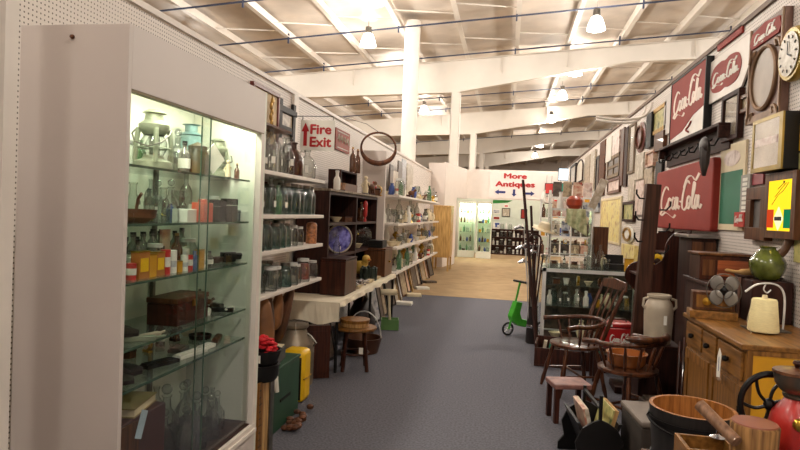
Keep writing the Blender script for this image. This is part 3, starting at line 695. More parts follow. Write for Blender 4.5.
clutter(['dark_bottle']*9, 'third case shelf back row', -1.53, 1.9, 2.7, SH[2], (.75, 1.0), 4)
clutter(['small_clock', 'trinket_box', 'china_bowl', 'carving', 'small_clock', 'dark_bottle', 'carving'], 'fourth case shelf right group', -1.46, 2.42, 2.8, SH[3], (.45, .65), 5)
clutter(['carving', 'trinket_box', 'small_clock', 'dark_bottle', 'carving', 'china_bowl'], 'fifth case shelf back row', -1.54, 2.1, 2.8, SH[4], (.5, .8), 6)
clutter(['decanter', 'stemmed_glass', 'decanter', 'glass_tumbler', 'decanter', 'glass_bottle'], 'crystal group on case bottom', -1.40, 2.3, 2.78, .505, (.7, 1.0), 7)
# ================================================================== FRAMED THINGS ON THE WALLS
def slab(name, parts_fn, label, cat, side, x0, x1, yt, yb, d=.03, X=None, tilt=0, group=None):
    """a flat thing hung on a side wall; x0,x1 = its left and right columns in the photo, yt,yb = top and bottom rows at its nearer edge"""
    if side == 'R':
        Xp = (X if X is not None else RW)-d
        near, far = on_x(x1, (yt+yb)/2, Xp).y, on_x(x0, (yt+yb)/2, Xp).y; zt, zb = on_x(x1, yt, Xp).z, on_x(x1, yb, Xp).z
        rz = -PI/2; xc = Xp
    elif side == 'L':
        Xp = (X if X is not None else LW)+d
        near, far = on_x(x0, (yt+yb)/2, Xp).y, on_x(x1, (yt+yb)/2, Xp).y; zt, zb = on_x(x0, yt, Xp).z, on_x(x0, yb, Xp).z
        rz = PI/2; xc = Xp
    w = abs(far-near); h = abs(zt-zb)
    t = thing(name, label, cat, (xc, (near+far)/2, (zt+zb)/2), rz, group)
    if tilt: t.rotation_euler = (0, tilt, rz)
    parts_fn(t, w, h, d)
    return t
def framed(fm, pm, fw=.03, glassy=False, matw=0):
    def fn(t, w, h, d):
        mb = MB().box(-w/2, w/2, 0, d-.003, h/2-fw, h/2).box(-w/2, w/2, 0, d-.003, -h/2, -h/2+fw).box(-w/2, -w/2+fw, 0, d-.003, -h/2+fw, h/2-fw).box(w/2-fw, w/2, 0, d-.003, -h/2+fw, h/2-fw)
        mb.build('frame', fm, t, False, .003)
        MB().box(-w/2+fw, w/2-fw, d*.45, d*.6, -h/2+fw, h/2-fw).build('picture', pm, t, False)
        if matw:
            a, b = w/2-fw, h/2-fw; q = matw
            MB().box(-a, a, d*.4, d*.45, b-q, b).box(-a, a, d*.4, d*.45, -b, -b+q).box(-a, -a+q, d*.4, d*.45, -b+q, b-q).box(a-q, a, d*.4, d*.45, -b+q, b-q).build('mount', PAPER, t, False)
        if glassy: MB().box(-w/2+fw, w/2-fw, d*.25, d*.27, -h/2+fw, h/2-fw).build('glass', glass('picture_glass', (.98, .98, .98), 0, .06, .03, 1), t, False)
    return fn
def board(m):
    def fn(t, w, h, d): MB().box(-w/2, w/2, 0, d-.003, -h/2, h/2).build('board', m, t, False, .003)
    return fn

slab('framed_picture', framed(mat('maroon_frame', C8(110, 52, 44), .4), mat('cream_linen', C8(216, 196, 160), .8), .035), 'maroon framed embroidered picture on the pegboard above the display case', 'picture', 'L', 253, 280, 80, 143, .04)
o = on_x(269, 118, LW+.035)
t = thing('gilt_ornament', 'gilt leaf ornament hanging on the maroon framed picture', 'ornament', (LW+.06, o.y, o.z), PI/2)
mb = MB()
for k in range(7):
    mb.ball((.012*(-1)**k, -.0, .16-k*.05), .03, 8, 1, .5, 1.3)
mb.build('leaves', GOLD, t); MB().tube([(0, .0, -.2), (0, 0, .22)], .006, 6).build('stalk', GOLD, t)
def crossframe(t, w, h, d):
    e = .06; f = .075
    MB().box(-w/2+f, w/2-f, 0.005, d-.004, h/2-e-f, h/2-e).box(-w/2+f, w/2-f, 0.005, d-.004, -h/2+e, -h/2+e+f).box(-w/2, -w/2+f, 0, d-.003, -h/2, h/2).box(w/2-f, w/2, 0, d-.003, -h/2, h/2).box(-w/2-.03, w/2+.03, -.004, .004, h/2-e-f+.008, h/2-e-.008).build('frame', mat('black_carved_wood', C8(24, 17, 15), .6), t, False, .004)
    MB().box(-w/2+f, w/2-f, d*.4, d*.6, -h/2+e, h/2-e).build('picture', A_SEPIA, t, False)
slab('framed_picture', crossframe, 'narrow black cross cornered frame with sepia figure picture', 'picture', 'L', 280, 296, 97, 137, .035)
# wooden what-not shelf below those pictures
t = thing('wall_shelf', 'brown wooden wall shelf holding bottles under the maroon picture', 'shelf', (LW, 5.0, 2.15), PI/2)
MB().box(-.65, .55, -.02, 0, -.35, .16).build('back_board', WALNUT, t, False)
MB().box(-.66, .56, -.25, 0, -.37, -.34).box(-.66, .56, -.2, 0, .16, .18).build('shelf_board', WALNUT, t, False)

# Fire Exit board, hung square to the aisle
p0 = on_y(301, 120, 6.0); p1 = on_y(334, 151, 6.0)
t = thing('fire_exit_sign', 'white hanging board reading Fire Exit with a red arrow pointing up', 'sign', ((p0.x+p1.x)/2, 6.0, (p0.z+p1.z)/2))
w, h = p1.x-p0.x, p0.z-p1.z
MB().box(-w/2, w/2, -.004, .004, -h/2, h/2).build('board', PAPER, t, False)
for s_, q in (('Fire', (310.7, 331.6, 124.2, 134.6)), ('Exit', (310, 331.4, 136.6, 147.4))):
    cx, cz, w_, h_ = px_rect(*q, 6.0); text_fit(s_, w_, h_, .035, 'lettering', RTXT, t, (cx-t.location.x, -.007, cz-t.location.z))
o = MB().prism(arrow(.24, .085), -.002, .002, Matrix.Rotation(-PI/2, 4, 'Y')).build('arrow', RTXT, t, False); o.location = (on_y(305.5, 135, 6).x-t.location.x, -.007, 0.01)
MB().tube([(-w/2+.02, 0, h/2), (-w/2+.02, 0, h/2+.04), (-w/2-.03, 0, h/2+.04)], .005, 6).tube([(w/2-.02, 0, h/2), (w/2-.02, 0, h/2+.04), (-w/2-.1, 0, h/2+.04)], .004, 6).build('hanger', BLACK, t)
def redsign(t, w, h, d):
    MB().box(-w/2, w/2, 0, d-.003, -h/2, h/2).build('board', mat('weathered_red_board', C8(140, 62, 46), .6, var=.2), t, False)
    mb = MB()
    for i, a in enumerate((-.33, -.11, .11, .33)):
        mb.tube(crom([(a*w-.04, -.004, -.0), (a*w, -.004, h*.22), (a*w+.03, -.004, -h*.1), (a*w+.05, -.004, h*.15)], 4), .008, 5)
    mb.box(-w*.4, w*.4, -.004, 0, -h*.4, -h*.36).box(-w*.4, w*.4, -.004, 0, h*.36, h*.4)
    mb.build('lettering', A_CREAM, t)
slab('wall_sign', redsign, 'weathered red wooden sign with pale scrolled lettering beside the Fire Exit board', 'sign', 'L', 336, 350, 127, 149, .02)

# hoop on a wire
c = on_y(378.5, 148, 9.0)
t = thing('iron_hoop', 'large rusty hoop with a thick lower rim hanging over the book case', 'hoop', c, .25)
n = 36; ring = [(.265*math.cos(2*PI*i/n), 0, .235*math.sin(2*PI*i/n)) for i in range(n)]
MB().tube(ring, [.016+.026*max(0, -math.sin(2*PI*i/n)) for i in range(n)], 8, True).build('rim', RUST, t)
MB().tube([(0, 0, .24), (-.2, 0, .36), (-1.2, .15, .62)], .005, 5).build('hanging_wire', PEWTER, t)

# ================================================================== LEFT: WHITE WALL SHELVES OF BOTTLES AND JARS
SZ = [1.86, 1.54, 1.275, .955]
NM = ['top', 'second', 'third', 'lowest']
YA, YB = 3.2, 5.42
for z, nm in zip(SZ, NM):
    b = MB().box(LW, -1.7, YA, YB, z-.03, z)
    t = solo('wall_shelf', b, W_TRIM, 'white wall shelf of glassware beside the display case, %s of four' % nm, 'shelf', (0, 0, 0), group='white shelves of bottles', bevel=.004)
    for y in (3.6, 4.9):
        o = MB().prism([(LW, z-.03), (-1.78, z-.03), (-1.8, z-.045), (LW, z-.13)], y-.006, y+.006).build('bracket', W_TRIM, t, False)
t = thing('shelf_standards', 'white slotted uprights carrying the bottle shelves', 'upright', (LW+.01, 4.25, 0))
for y in (3.6, 4.9): MB().box(-.005, .015, y-4.262, y-4.238, .7, 2.05).build('upright', W_TRIM, t, False)
def wrow(kinds, z, X, ya, yb, where, group, s=(.9, 1.1)):
    row(kinds, where, (X, ya), (X, yb), z, group, s)
wrow(['glass_bottle']*7+['milk_bottle'], SZ[0], -1.78, 3.72, 4.75, 'front of the top white shelf', 'clear bottles on the top white shelf', (1.05, 1.35))
wrow(['milk_bottle', 'decanter', 'glass_bottle', 'glass_bottle', 'milk_bottle', 'decanter', 'glass_bottle'], SZ[0], -1.98, 3.7, 4.75, 'back of the top white shelf', 'clear bottles on the top white shelf', (1.1, 1.3))
def jug(name, label, loc, s, m, tagm=True):
    t = thing(name, label, 'jug', loc); t.scale = (s, s, s)
    MB().lathe([(.001, 0), (.07, 0), (.078, .02), (.08, .14), (.06, .18), (.026, .215), (.024, .25), (.032, .255), (.032, .265), (.02, .265)], 18).build('jug_body', m, t)
    MB().tube([(-.024, 0, .25), (-.06, 0, .255), (-.085, 0, .22), (-.07, 0, .17)], .009, 8).build('handle', m, t)
    if tagm: MB().box(.01, .04, -.084, -.081, .06, .12).build('price_tag', PAPER, t, False)
    return t
jug('stoneware_jug', 'dark brown glazed jug on the top white shelf under the Fire Exit sign', (-1.84, 4.93, SZ[0]), 1.12, mat('brown_glaze', C8(62, 28, 16), .2, coat=.5), False)
jug('glass_jug', 'clear glass jug with small handle at the end of the top white shelf', (-1.82, 5.24, SZ[0]), 1.0, G_CLEAR)
item('carving', 'small dark toy figure leaning behind the clear glass jug', (-1.98, 5.3, SZ[0]), 0, 1.3)
wrow(['glass_bottle']*5+['green_bottle']+['glass_bottle'], SZ[1], -1.78, 3.72, 4.62, 'front of the second white shelf', 'bottles on the second white shelf', (.95, 1.2))
wrow(['milk_bottle', 'glass_bottle', 'milk_bottle', 'glass_bottle', 'aqua_jar'], SZ[1], -2.0, 3.75, 4.6, 'back of the second white shelf', 'bottles on the second white shelf', (1.0, 1.2))
for i, y in enumerate((4.72, 4.86, 5.02, 5.17, 5.32)):
    item('aqua_jar', 'large aqua glass jar, %s of the five ending the second white shelf' % ORD[i], (-1.83+.02*(i % 2), y, SZ[1]), i, 1.4, 'large aqua jars')
for i, y in enumerate((4.78, 4.96, 5.14)):
    item('aqua_jar', 'large aqua glass jar behind the front five, %s from left' % ORD[i], (-2.05, y, SZ[1]), i, 1.35, 'large aqua jars')
wrow(['aqua_jar']*6+['aqua_jar', 'clear_jar', 'clear_jar'], SZ[2], -1.78, 3.68, 5.06, 'front of the third white shelf', 'aqua jars on the third white shelf', (1.0, 1.2))
wrow(['aqua_jar']*8, SZ[2], -1.95, 3.72, 5.0, 'back of the third white shelf', 'aqua jars on the third white shelf', (1.0, 1.15))
solo('clear_jar', MB().lathe([(.001, 0), (.05, 0), (.05, .17), (.04, .19), (.001, .2)], 14), mat('clay_marbles', C8(170, 110, 70), .4, var=.5, scale=50), 'tall jar packed with tan marbles at the end of the third white shelf', 'jar', (-1.77, 5.28, SZ[2]))
wrow(['glass_tumbler']*4+['clear_jar', 'clear_jar', 'aqua_jar', 'clear_jar', 'clear_jar', 'clear_jar'], SZ[3], -1.77, 3.72, 5.1, 'front of the lowest white shelf', 'jars and glasses on the lowest white shelf', (1.0, 1.3))
wrow(['glass_tumbler', 'milk_bottle', 'glass_tumbler', 'green_bottle', 'aqua_jar', 'aqua_jar', 'clear_jar', 'glass_tumbler'], SZ[3], -1.93, 3.72, 5.1, 'middle of the lowest white shelf', 'jars and glasses on the lowest white shelf', (1.0, 1.2))
solo('clear_jar', MB().lathe([(.001, 0), (.05, 0), (.052, .11), (.04, .14), (.001, .145)], 14), mat('red_sweets', C8(150, 70, 56), .4, var=.5, scale=40), 'jar of red sweets near the end of the lowest white shelf', 'jar', (-1.80, 5.2, SZ[3]))
item('clear_jar', 'clear lidded jar at the very end of the lowest white shelf', (-1.77, 5.34, SZ[3]), 0, 1.0)
# hanging leather things below the lowest shelf
for i, y in enumerate((3.85, 4.05, 4.22, 4.42, 4.6, 4.8, 4.98)):
    L = .33+.05*((i*7) % 4)
    t = thing('leather_pouch', 'brown leather pouch hanging under the lowest white shelf, %s from the left' % ORD[i], 'pouch', (-1.82+.03*(i % 3), y, .925), .4*i, 'leather pouches under the shelf')
    MB().lathe([(.012, 0), (.045, -.05), (.06, -L*.3), (.075, -L*.6), (.07, -L*.85), (.04, -L*.97), (.001, -L)], 12, T(rx=.12*(i-3)), 1, .7).build('pouch_body', LEATHER if i % 2 else mat('tan_leather', C8(128, 84, 48), .6, var=.3), t)
    MB().tube([(0, 0, 0), (.01, 0, -.05)], .006, 5).build('strap', DLEATH, t)
    if i in (1, 3, 5): MB().box(-.02, .02, -.035, -.033, -L*.8, -L*.62, T(ry=.3)).build('price_tag', PAPER, t, False)
# ================================================================== LEFT FLOOR GOODS
p = on_z(262, 440, .3)
t = thing('wooden_crate', 'tall plank crate beside the display case with a yardstick on its aisle side', 'crate', (-1.56, 3.36, 0), 0)
mb = MB()
for k in range(3): mb.box(-.16+k*.107, -.16+k*.107+.104, -.17, -.15, .02, .55)
for k in range(3): mb.box(-.16+k*.107, -.16+k*.107+.104, .15, .17, .02, .55)
for k in range(3): mb.box(-.16, -.14, -.149+k*.1, -.149+k*.1+.097, .02, .55).box(.14, .16, -.149+k*.1, -.149+k*.1+.097, .02, .55)
mb.box(-.14, .14, -.15, .15, .02, .04).box(-.14, .14, -.15, .15, .53, .55)
mb.build('crate_boards', PINE, t, False, .002)
MB().box(.155, .17, .12, .18, 0, .56).box(-.165, .165, -.175, .175, 0, .02).build('metal_corner', PEWTER, t, False, .002)
y = MB().box(.161, .172, -.06, .0, .02, .56)
for k in range(12): y.box(.172, .1735, -.055, -.03 if k % 3 else -.015, .05+k*.042, .054+k*.042, None, 1)
y.build('yardstick', [OAK, BLACK], t, False)
def pot(name, label, loc, r, h, m, cat='pot'):
    return solo(name, MB().lathe([(.001, 0), (r*.85, 0), (r, h*.3), (r, h*.9), (r*1.06, h*.92), (r*1.06, h), (r*.92, h), (r*.9, h*.6), (r*.8, h*.1), (.001, h*.1)], 20), m, label, cat, loc)
pot('iron_pot', 'black iron pot on top of the tall plank crate', (-1.44, 3.42, .552), .115, .10, BLACKM)
t = thing('flower_pot', 'black pot of bright red flowers stacked on the iron pot', 'flower pot', (-1.43, 3.43, .655))
MB().lathe([(.001, 0), (.09, 0), (.115, .08), (.105, .08), (.08, .02), (.001, .02)], 18).build('pot', BLACK, t)
mb = MB(); rnd = random.Random(3)
for k in range(70):
    a = rnd.uniform(0, 2*PI); r = rnd.uniform(0, .09); mb.ball((r*math.cos(a), r*math.sin(a), .12-r*.4+rnd.uniform(-.02, .04)), .017, 6, 1.3, 1, .6)
mb.build('flowers', FLOWER, t); MB().box(.0, .035, -.118, -.115, .02, .065).build('price_tag', PAPER, t, False)
# green steel box, file box, yellow case
t = thing('steel_box', 'dark green steel box standing on the floor left of the yellow case', 'box', (-1.68, 4.16, 0), 0)
MB().box(-.13, .13, -.3, .3, .0, .44).build('box_body', GREENP, t, False, .01); MB().box(-.135, .135, -.305, .305, .44, .46).build('box_rim', GREENP, t, False, .004)
MB().box(.131, .136, -.1, .1, .2, .22).build('handle', BLACK, t, False)
t = thing('file_box', 'dark grey file box with beige lid lying on the green steel box', 'box', (-1.70, 4.10, .462), .12)
MB().box(-.11, .11, -.2, .2, 0, .09).build('box_body', mat('grey_card', C8(70, 68, 66), .7), t, False, .003); MB().box(-.1, .1, -.14, .2, .092, .1).build('lid_paper', CREAM, t, False)
solo('paper_roll', MB().tube([(0, 0, 0), (.06, -.03, -.03), (.09, -.05, -.1), (.1, -.04, -.17)], [.02, .025, .022, .015], 8), PAPER, 'crumpled white paper hanging beside the red flowers', 'paper', (-1.53, 3.80, .55), -.3)
t = thing('camp_stove', 'bright yellow enamel case with black face standing by the green box', 'case', (-1.69, 4.74, 0), 0)
MB().box(-.09, .11, -.09, .11, 0, .43).build('case_shell', YELP, t, True, .04); MB().box(-.07, .09, -.102, -.092, .03, .38).build('face', BLACK, t, False, .004)
MB().tube([(.11, -.08, .2), (.118, .0, .2), (.11, .1, .2)], .006, 6).build('seam', BRASS, t)
mb = MB(); rnd = random.Random(9)
for k in range(22): mb.ball((rnd.uniform(-.06, .06), rnd.uniform(-.25, .25), .02+rnd.uniform(0, .03)), .03, 6, 1, 1, .6)
o = solo('rusty_scrap', mb, RUST, 'heap of rusty brown leaf shaped metal on the carpet by the green box', 'scrap metal', (-1.47, 4.3, 0)); o['kind'] = 'stuff'
t = thing('milk_can', 'old grey metal milk can behind the yellow case', 'milk can', (-1.86, 5.2, 0))
MB().lathe([(.001, 0), (.17, 0), (.175, .02), (.175, .36), (.17, .38), (.11, .46), (.10, .5), (.12, .52), (.12, .54), (.001, .56)], 22).build('can_body', mat('galvanised', C8(140, 128, 112), .45, .5, var=.2, scale=8), t)
MB().tube([(.16, 0, .34), (.2, 0, .38), (.15, 0, .44), (.11, 0, .46)], .01, 6).build('handle', PEWTER, t); MB().tube([(-.16, 0, .34), (-.2, 0, .38), (-.15, 0, .44), (-.11, 0, .46)], .01, 6).build('handle', PEWTER, t)
solo('wood_board', MB().box(-.12, .12, -.03, .03, 0, .5).box(-.09, .09, -.035, -.03, .05, .45), MAHOG, 'upright red brown wooden panel standing right of the milk can', 'panel', (-1.72, 5.42, 0), .5, bevel=.004)
# ================================================================== TABLE WITH CREAM CLOTH
TX0, TX1, TY0, TY1, TH = LW+.04, -1.58, 5.62, 8.55, .69
t = thing('folding_table', 'long folding table under a cream cloth along the left wall', 'table', ((TX0+TX1)/2, (TY0+TY1)/2, 0))
hx, hy = (TX1-TX0)/2, (TY1-TY0)/2
MB().box(-hx, hx, -hy, hy, TH-.03, TH-.004).build('table_top', DWOOD, t, False)
for sx in (-1, 1):
    for q in (-1, 0, 1): MB().tube([(sx*(hx-.02), q*(hy-.03), 0), (sx*(hx-.02), q*(hy-.03), TH-.03)], .016, 8).build('leg', BLACK, t)
mb = MB(); n = 40
edge = []
for i in range(n+1):
    y = -hy-.01+i*(2*hy+.02)/n; edge.append(y)
top = [(-hx, y, TH) for y in edge]+[(hx+.01, y, TH+.002) for y in edge]+[(hx+.02+.012*math.sin(i*1.1), y, TH-.035-.015*abs(math.sin(i*.45))) for i, y in enumerate(edge)]
mb.add(top, [(i, i+n+1, i+n+2, i+1) for i in range(n)]+[(i+n+1, i+2*n+2, i+2*n+3, i+n+2) for i in range(n)])
m2 = 14; e2 = [-hx+i*(2*hx+.01)/m2 for i in range(m2+1)]
mb.add([(x, -hy-.01, TH) for x in e2]+[(x, -hy-.03-.012*math.sin(i*1.3), TH-.2-.02*math.sin(i*.8)) for i, x in enumerate(e2)], [(i, i+m2+1, i+m2+2, i+1) for i in range(m2)])
o = solo('tablecloth', mb, CLOTH, 'cream cloth draped over the long table on the left', 'tablecloth', ((TX0+TX1)/2, (TY0+TY1)/2, 0), smooth=False)
sd = o.modifiers.new('th', 'SOLIDIFY'); sd.thickness = .004
# book case on the table
BX, BY0, BY1, BZ0, BZ1 = -1.86, 6.12, 8.45, TH+.003, 1.79
t = thing('bookcase', 'dark two bay book case standing on the cream covered table', 'bookcase', (BX, (BY0+BY1)/2, BZ0)); hw = (BY1-BY0)/2; bh = BZ1-BZ0
for y in (-hw, -.0, hw): MB().box(-.36, 0, y-.02, y+.02, 0, bh).build('upright', DWOOD, t, False, .003)
for k, zz in enumerate((.02, .38, .74, bh-.02)): MB().box(-.36, -.002, -hw+.02, hw-.02, zz-.015, zz+.015).build('shelf', DWOODX, t, False)
MB().box(-.37, -.36, -hw, hw, 0, bh).build('back_board', DWOOD, t, False)
MB().box(-.38, .015, -hw-.03, hw+.03, bh, bh+.025).build('top', GREYW, t, False, .003)
z1, z2, z3 = BZ0+.036, BZ0+.396, BZ0+.756
def place_bc(px, X): return on_x(px, 230, X).y
t = thing('decorative_plate', 'violet and blue glazed plate standing in the book case middle shelf', 'plate', (-1.95, place_bc(342, -1.95)-.1, z2+.16), .75)
MB().lathe([(.001, .0), (.09, 0), (.155, -.02), (.16, -.016), (.09, .008), (.001, .008)], 24, T(rx=PI/2)).build('dish', PURP, t)
MB().tube([(.165*math.cos(a), 0, .165*math.sin(a)) for a in [2*PI*i/24 for i in range(24)]], .01, 6, True).build('rim', STONEW, t)
item('milk_bottle', 'clear jar in front of the violet plate', (-1.90, place_bc(337, -1.9)+.02, z2), 0, .9)
t = thing('glass_platter', 'round clear glass dish standing in the right bay middle shelf', 'dish', (-1.99, place_bc(366, -1.97)-.05, z2+.15), .75)
MB().lathe([(.001, .0), (.09, 0), (.14, -.02), (.145, -.016), (.09, .008), (.001, .008)], 24, T(rx=PI/2)).build('dish', G_CLEAR, t)
t = thing('glass_platter', 'round patterned dish standing in the right bay top shelf', 'dish', (-1.99, place_bc(369, -1.97), z3+.14), .75)
MB().lathe([(.001, .0), (.08, 0), (.13, -.02), (.135, -.016), (.09, .008), (.001, .008)], 24, T(rx=PI/2)).build('dish', A_CREAM, t)
solo('red_candle', MB().lathe([(.02, 0), (.02, .03), (.012, .05), (.028, .08), (.032, .24), (.02, .27), (.001, .28)], 12), COKE2, 'tall red bottle shaped candle at the front of the top bay', 'candle', (-1.88, place_bc(364.5, -1.88), z3))
for i, (px, k, zz) in enumerate(((338, 'china_bowl', z3), (346, 'trinket_box', z3), (353, 'china_cup', z3), (360, 'amber_bottle', z3), (374, 'glass_bottle', z3), (350, 'china_cup', z2), (360, 'china_bowl', z2), (373, 'ceramic_vase', z2), (336, 'ceramic_vase', z1), (352, 'blue_vase', z1), (371, 'china_bowl', z1), (375, 'glass_tumbler', z1))):
    item(k, '%s inside the dark book case, %s from top left' % (DESC[k], ORD[i]), (-1.98+.03*(i % 2), place_bc(px, -1.95), zz), i, 1.2)
def duck(label, loc, rz, s):
    t = thing('toy_duck', label, 'toy duck', loc, rz); t.scale = (s, s, s)
    MB().ball((0, 0, .06), .06, 14, 1.5, 1, 1).ball((-.08, 0, .1), .025, 8, 1.2, .8, 1.2).tube([(.03, 0, .06), (.06, 0, .12)], [.04, .03], 10).ball((.07, 0, .14), .038, 12).build('body', mat('straw_yellow', C8(214, 172, 80), .5), t)
    MB().ball((.11, 0, .135), .016, 8, 1.4, 1, .5).build('beak', mat('orange_beak', C8(220, 120, 30), .5), t)
duck('yellow duck figure in the left bay of the book case', (-1.9, place_bc(344, -1.9), z1+.02), -1, 1.35)
duck('yellow duck figure in the right bay of the book case', (-1.9, place_bc(362, -1.9), z1+.02), -.6, 1.5)
# on top of the book case
tz = BZ1+.028
t = thing('apple_crate', 'dark open wooden crate holding a basket on top of the book case', 'crate', (-2.0, place_bc(349, -2.0)-.15, tz), PI/2)
MB().box(-.38, .38, -.02, .14, 0, .015).box(-.38, .38, -.02, .14, .24, .26).box(-.38, -.36, -.02, .14, .015, .24).box(.36, .38, -.02, .14, .015, .24).box(-.36, .36, .13, .14, .015, .24).build('crate_boards', DWOOD, t, False)
MB().box(-.3, .3, -.05, -.02, .0, .1).build('front_board', WALNUT, t, False)
t = thing('wicker_basket', 'low wicker basket inside the crate on the book case', 'basket', (-1.90, place_bc(346, -1.9), tz+.017), PI/2); t.location.x = -1.99
MB().lathe([(.001, 0), (.08, 0), (.11, .08), (.1, .08), (.07, .01), (.001, .01)], 16, None, 1.8, .5).build('basket_body', WICKER, t)
for i, (px, mm) in enumerate(((350, 'amber'), (355, 'amber'))):
    item('amber_bottle', 'brown bottle standing on the dark crate, %s of two' % ('left' if i == 0 else 'right'), (-1.98, place_bc(px, -1.98), tz+.262), 0, 1.15, zs=1.3)
item('white_bottle', 'white capped bottle left of the dark crate on the book case', (-1.9, place_bc(334, -1.9)+.05, tz), 0, 1.2)
for i, (px, k, s) in enumerate(((364, 'figurine', 1.6), (369, 'carving', 2.0), (373, 'trinket_box', 1.8), (376, 'small_clock', 1.6))):
    item(k, '%s on top of the book case right of the crate' % DESC[k], (-1.93, place_bc(px, -1.93), tz), i, s)
item('red_tin', 'red tin on the trinket box atop the book case', (-1.93, place_bc(373, -1.93), tz+.106), 0, 1)
# on the table in front
o = on_x(345, 300, -1.72)
t = thing('wooden_box', 'large dark brown wooden box on the front of the cream table', 'box', (-1.76, 6.32, TH+.007), 0)
MB().box(-.15, .12, -.28, .2, 0, .36).build('box_body', MAHOG, t, False, .004); MB().box(-.153, .123, -.283, .203, .363, .385).build('box_lid', DWOOD, t, False, .004)
mb = MB(); rnd = random.Random(5)
for k in range(40): mb.tube([(rnd.uniform(-.08, .08), rnd.uniform(-.3, .3), .012), (rnd.uniform(-.08, .08), rnd.uniform(-.3, .3), .03+rnd.uniform(0, .03))], .008, 5)
solo('cutlery_heap', mb, CHROME, 'heap of silver cutlery lying on the cream table', 'cutlery', (-1.72, 6.95, TH+.007))
mb = MB()
for k in range(60):
    a = k*.9; mb.ball((.09*math.cos(a), .12*math.sin(a), .02+.14*(k/60)), .025, 6)
mb.tube([(.09*math.cos(k*.9), .12*math.sin(k*.9), .02+.14*(k/60)) for k in range(60)], .008, 5)
solo('bead_garland', mb, mat('black_green_beads', C8(40, 50, 42), .3, var=.5, scale=20), 'dark tangled bead garland heaped on the cream table', 'garland', (-1.74, 7.55, TH+.01))
for i, y in enumerate((6.72, 7.2, 7.35, 7.75)):
    item('china_bowl', 'cream china bowl on the cream table, %s going away' % ORD[i], (-1.66, y, TH+.007), 0, .8)
t = thing('wooden_chest', 'square brown chest on the far end of the cream table', 'chest', (-1.72, 8.25, TH+.007), 0)
MB().box(-.2, .1, -.25, .26, 0, .36).build('chest_body', WALNUT, t, False, .006); MB().box(-.203, .103, -.253, .263, .364, .39).build('chest_lid', WALNUT, t, False, .006)
MB().lathe([(.012, 0), (.016, .02), (.001, .03)], 10, T(.103, 0, .2, ry=PI/2)).build('knob', BRASS, t)
solo('black_box', MB().box(-.12, .08, -.14, .16, 0, .1), BLACK, 'black box on the square brown chest', 'box', (-1.76, 8.22, TH+.4), 0, bevel=.004)
# below the table
t = thing('wooden_stool', 'round topped wooden stool in front of the cream table', 'stool', (-1.46, 5.85, 0), .3)
MB().lathe([(.001, .40), (.2, .40), (.215, .415), (.21, .43), (.001, .432)], 26).build('seat', OAK, t)
for k in range(4):
    a = PI/4+k*PI/2; MB().tube([(.12*math.cos(a), .12*math.sin(a), .41), (.17*math.cos(a), .17*math.sin(a), 0)], [.016, .02], 8).build('leg', MAHOG, t)
MB().tube([(.14*math.cos(a), .14*math.sin(a), .17) for a in [2*PI*i/16 for i in range(16)]], .009, 6, True).build('ring', MAHOG, t)
t = thing('wooden_bowl', 'stacked wooden cheese box on the round stool', 'box', (-1.47, 5.86, .434))
MB().lathe([(.001, 0), (.14, 0), (.145, .05), (.001, .055)], 26).build('box_body', PINE, t); MB().lathe([(.147, .04), (.15, .04), (.15, .07), (.001, .075)], 26).build('box_lid', OAK, t)
solo('price_tag', MB().box(-.02, .02, -.002, .002, -.03, .03), PAPER, 'white tag tied to the leg of the round stool', 'tag', on_y(361, 351, 5.62))
t = thing('leather_bag', 'large dark brown leather bag under the cream table', 'bag', (-1.78, 7.45, 0), .2)
MB().lathe([(.001, 0), (.2, 0), (.25, .1), (.24, .3), (.14, .45), (.05, .5), (.001, .5)], 18, None, .7, 1.2).build('bag_body', DLEATH, t)
MB().tube([(0, -.15, .42), (0, -.1, .56), (0, .1, .56), (0, .15, .42)], .014, 8).build('handle', LEATHER, t)
t = thing('metal_tub', 'brown metal tub on the floor under the cream table', 'tub', (-1.55, 6.6, 0))
MB().lathe([(.001, 0), (.17, 0), (.21, .16), (.215, .17), (.2, .17), (.16, .02), (.001, .02)], 24).build('tub_body', mat('copper_tub', C8(92, 60, 44), .4, .5), t)
MB().tube([(.2*math.cos(a), 0, .16+.3*math.sin(a)) for a in [PI*i/12 for i in range(13)]], .007, 6).build('bail_handle', STEEL, t)
t = thing('garden_tool', 'cream mallet shaped tool standing in the green box', 'tool', (-1.52, 8.0, .08), .3)
MB().tube([(0, 0, 0), (-.03, 0, .4)], .018, 8).build('handle', CREAM, t); MB().lathe([(.001, -.12), (.04, -.11), (.045, .0), (.04, .11), (.001, .12)], 12, T(-.03, 0, .42, ry=PI/2)).build('head', CREAM, t)
solo('green_box', MB().box(-.12, .12, -.1, .1, 0, .012).box(-.12, -.11, -.1, .1, .012, .14).box(.11, .12, -.1, .1, .012, .14).box(-.11, .11, -.1, -.09, .012, .14).box(-.11, .11, .09, .1, .012, .14), mat('dull_green_tin', C8(92, 134, 74), .5), 'small dull green box on the carpet by the table', 'box', (-1.52, 8.0, 0), .2, bevel=.003)
for i, (y, mm) in enumerate(((6.0, A_DARK), (7.75, A_CREAM), (8.35, A_BLUE), (8.6, A_DARK), (8.85, A_SEPIA))):
    t = thing('framed_picture', '%s picture leaning under the cream table, %s going away' % (['dark framed', 'pale', 'blue grey', 'black framed', 'sepia'][i], ORD[i]), 'picture', (-1.8, y, .0), PI/2-.15); t.rotation_euler = (R(-13), 0, PI/2-.15)
    w, h = .46, .56
    MB().box(-w/2, w/2, -.02, 0, h-.03, h).box(-w/2, w/2, -.02, 0, 0, .03).box(-w/2, -w/2+.03, -.02, 0, .03, h-.03).box(w/2-.03, w/2, -.02, 0, .03, h-.03).build('frame', BLACK if i % 2 == 0 else GREYW, t, False); MB().box(-w/2+.03, w/2-.03, -.012, -.004, .03, h-.03).build('picture', mm, t, False)
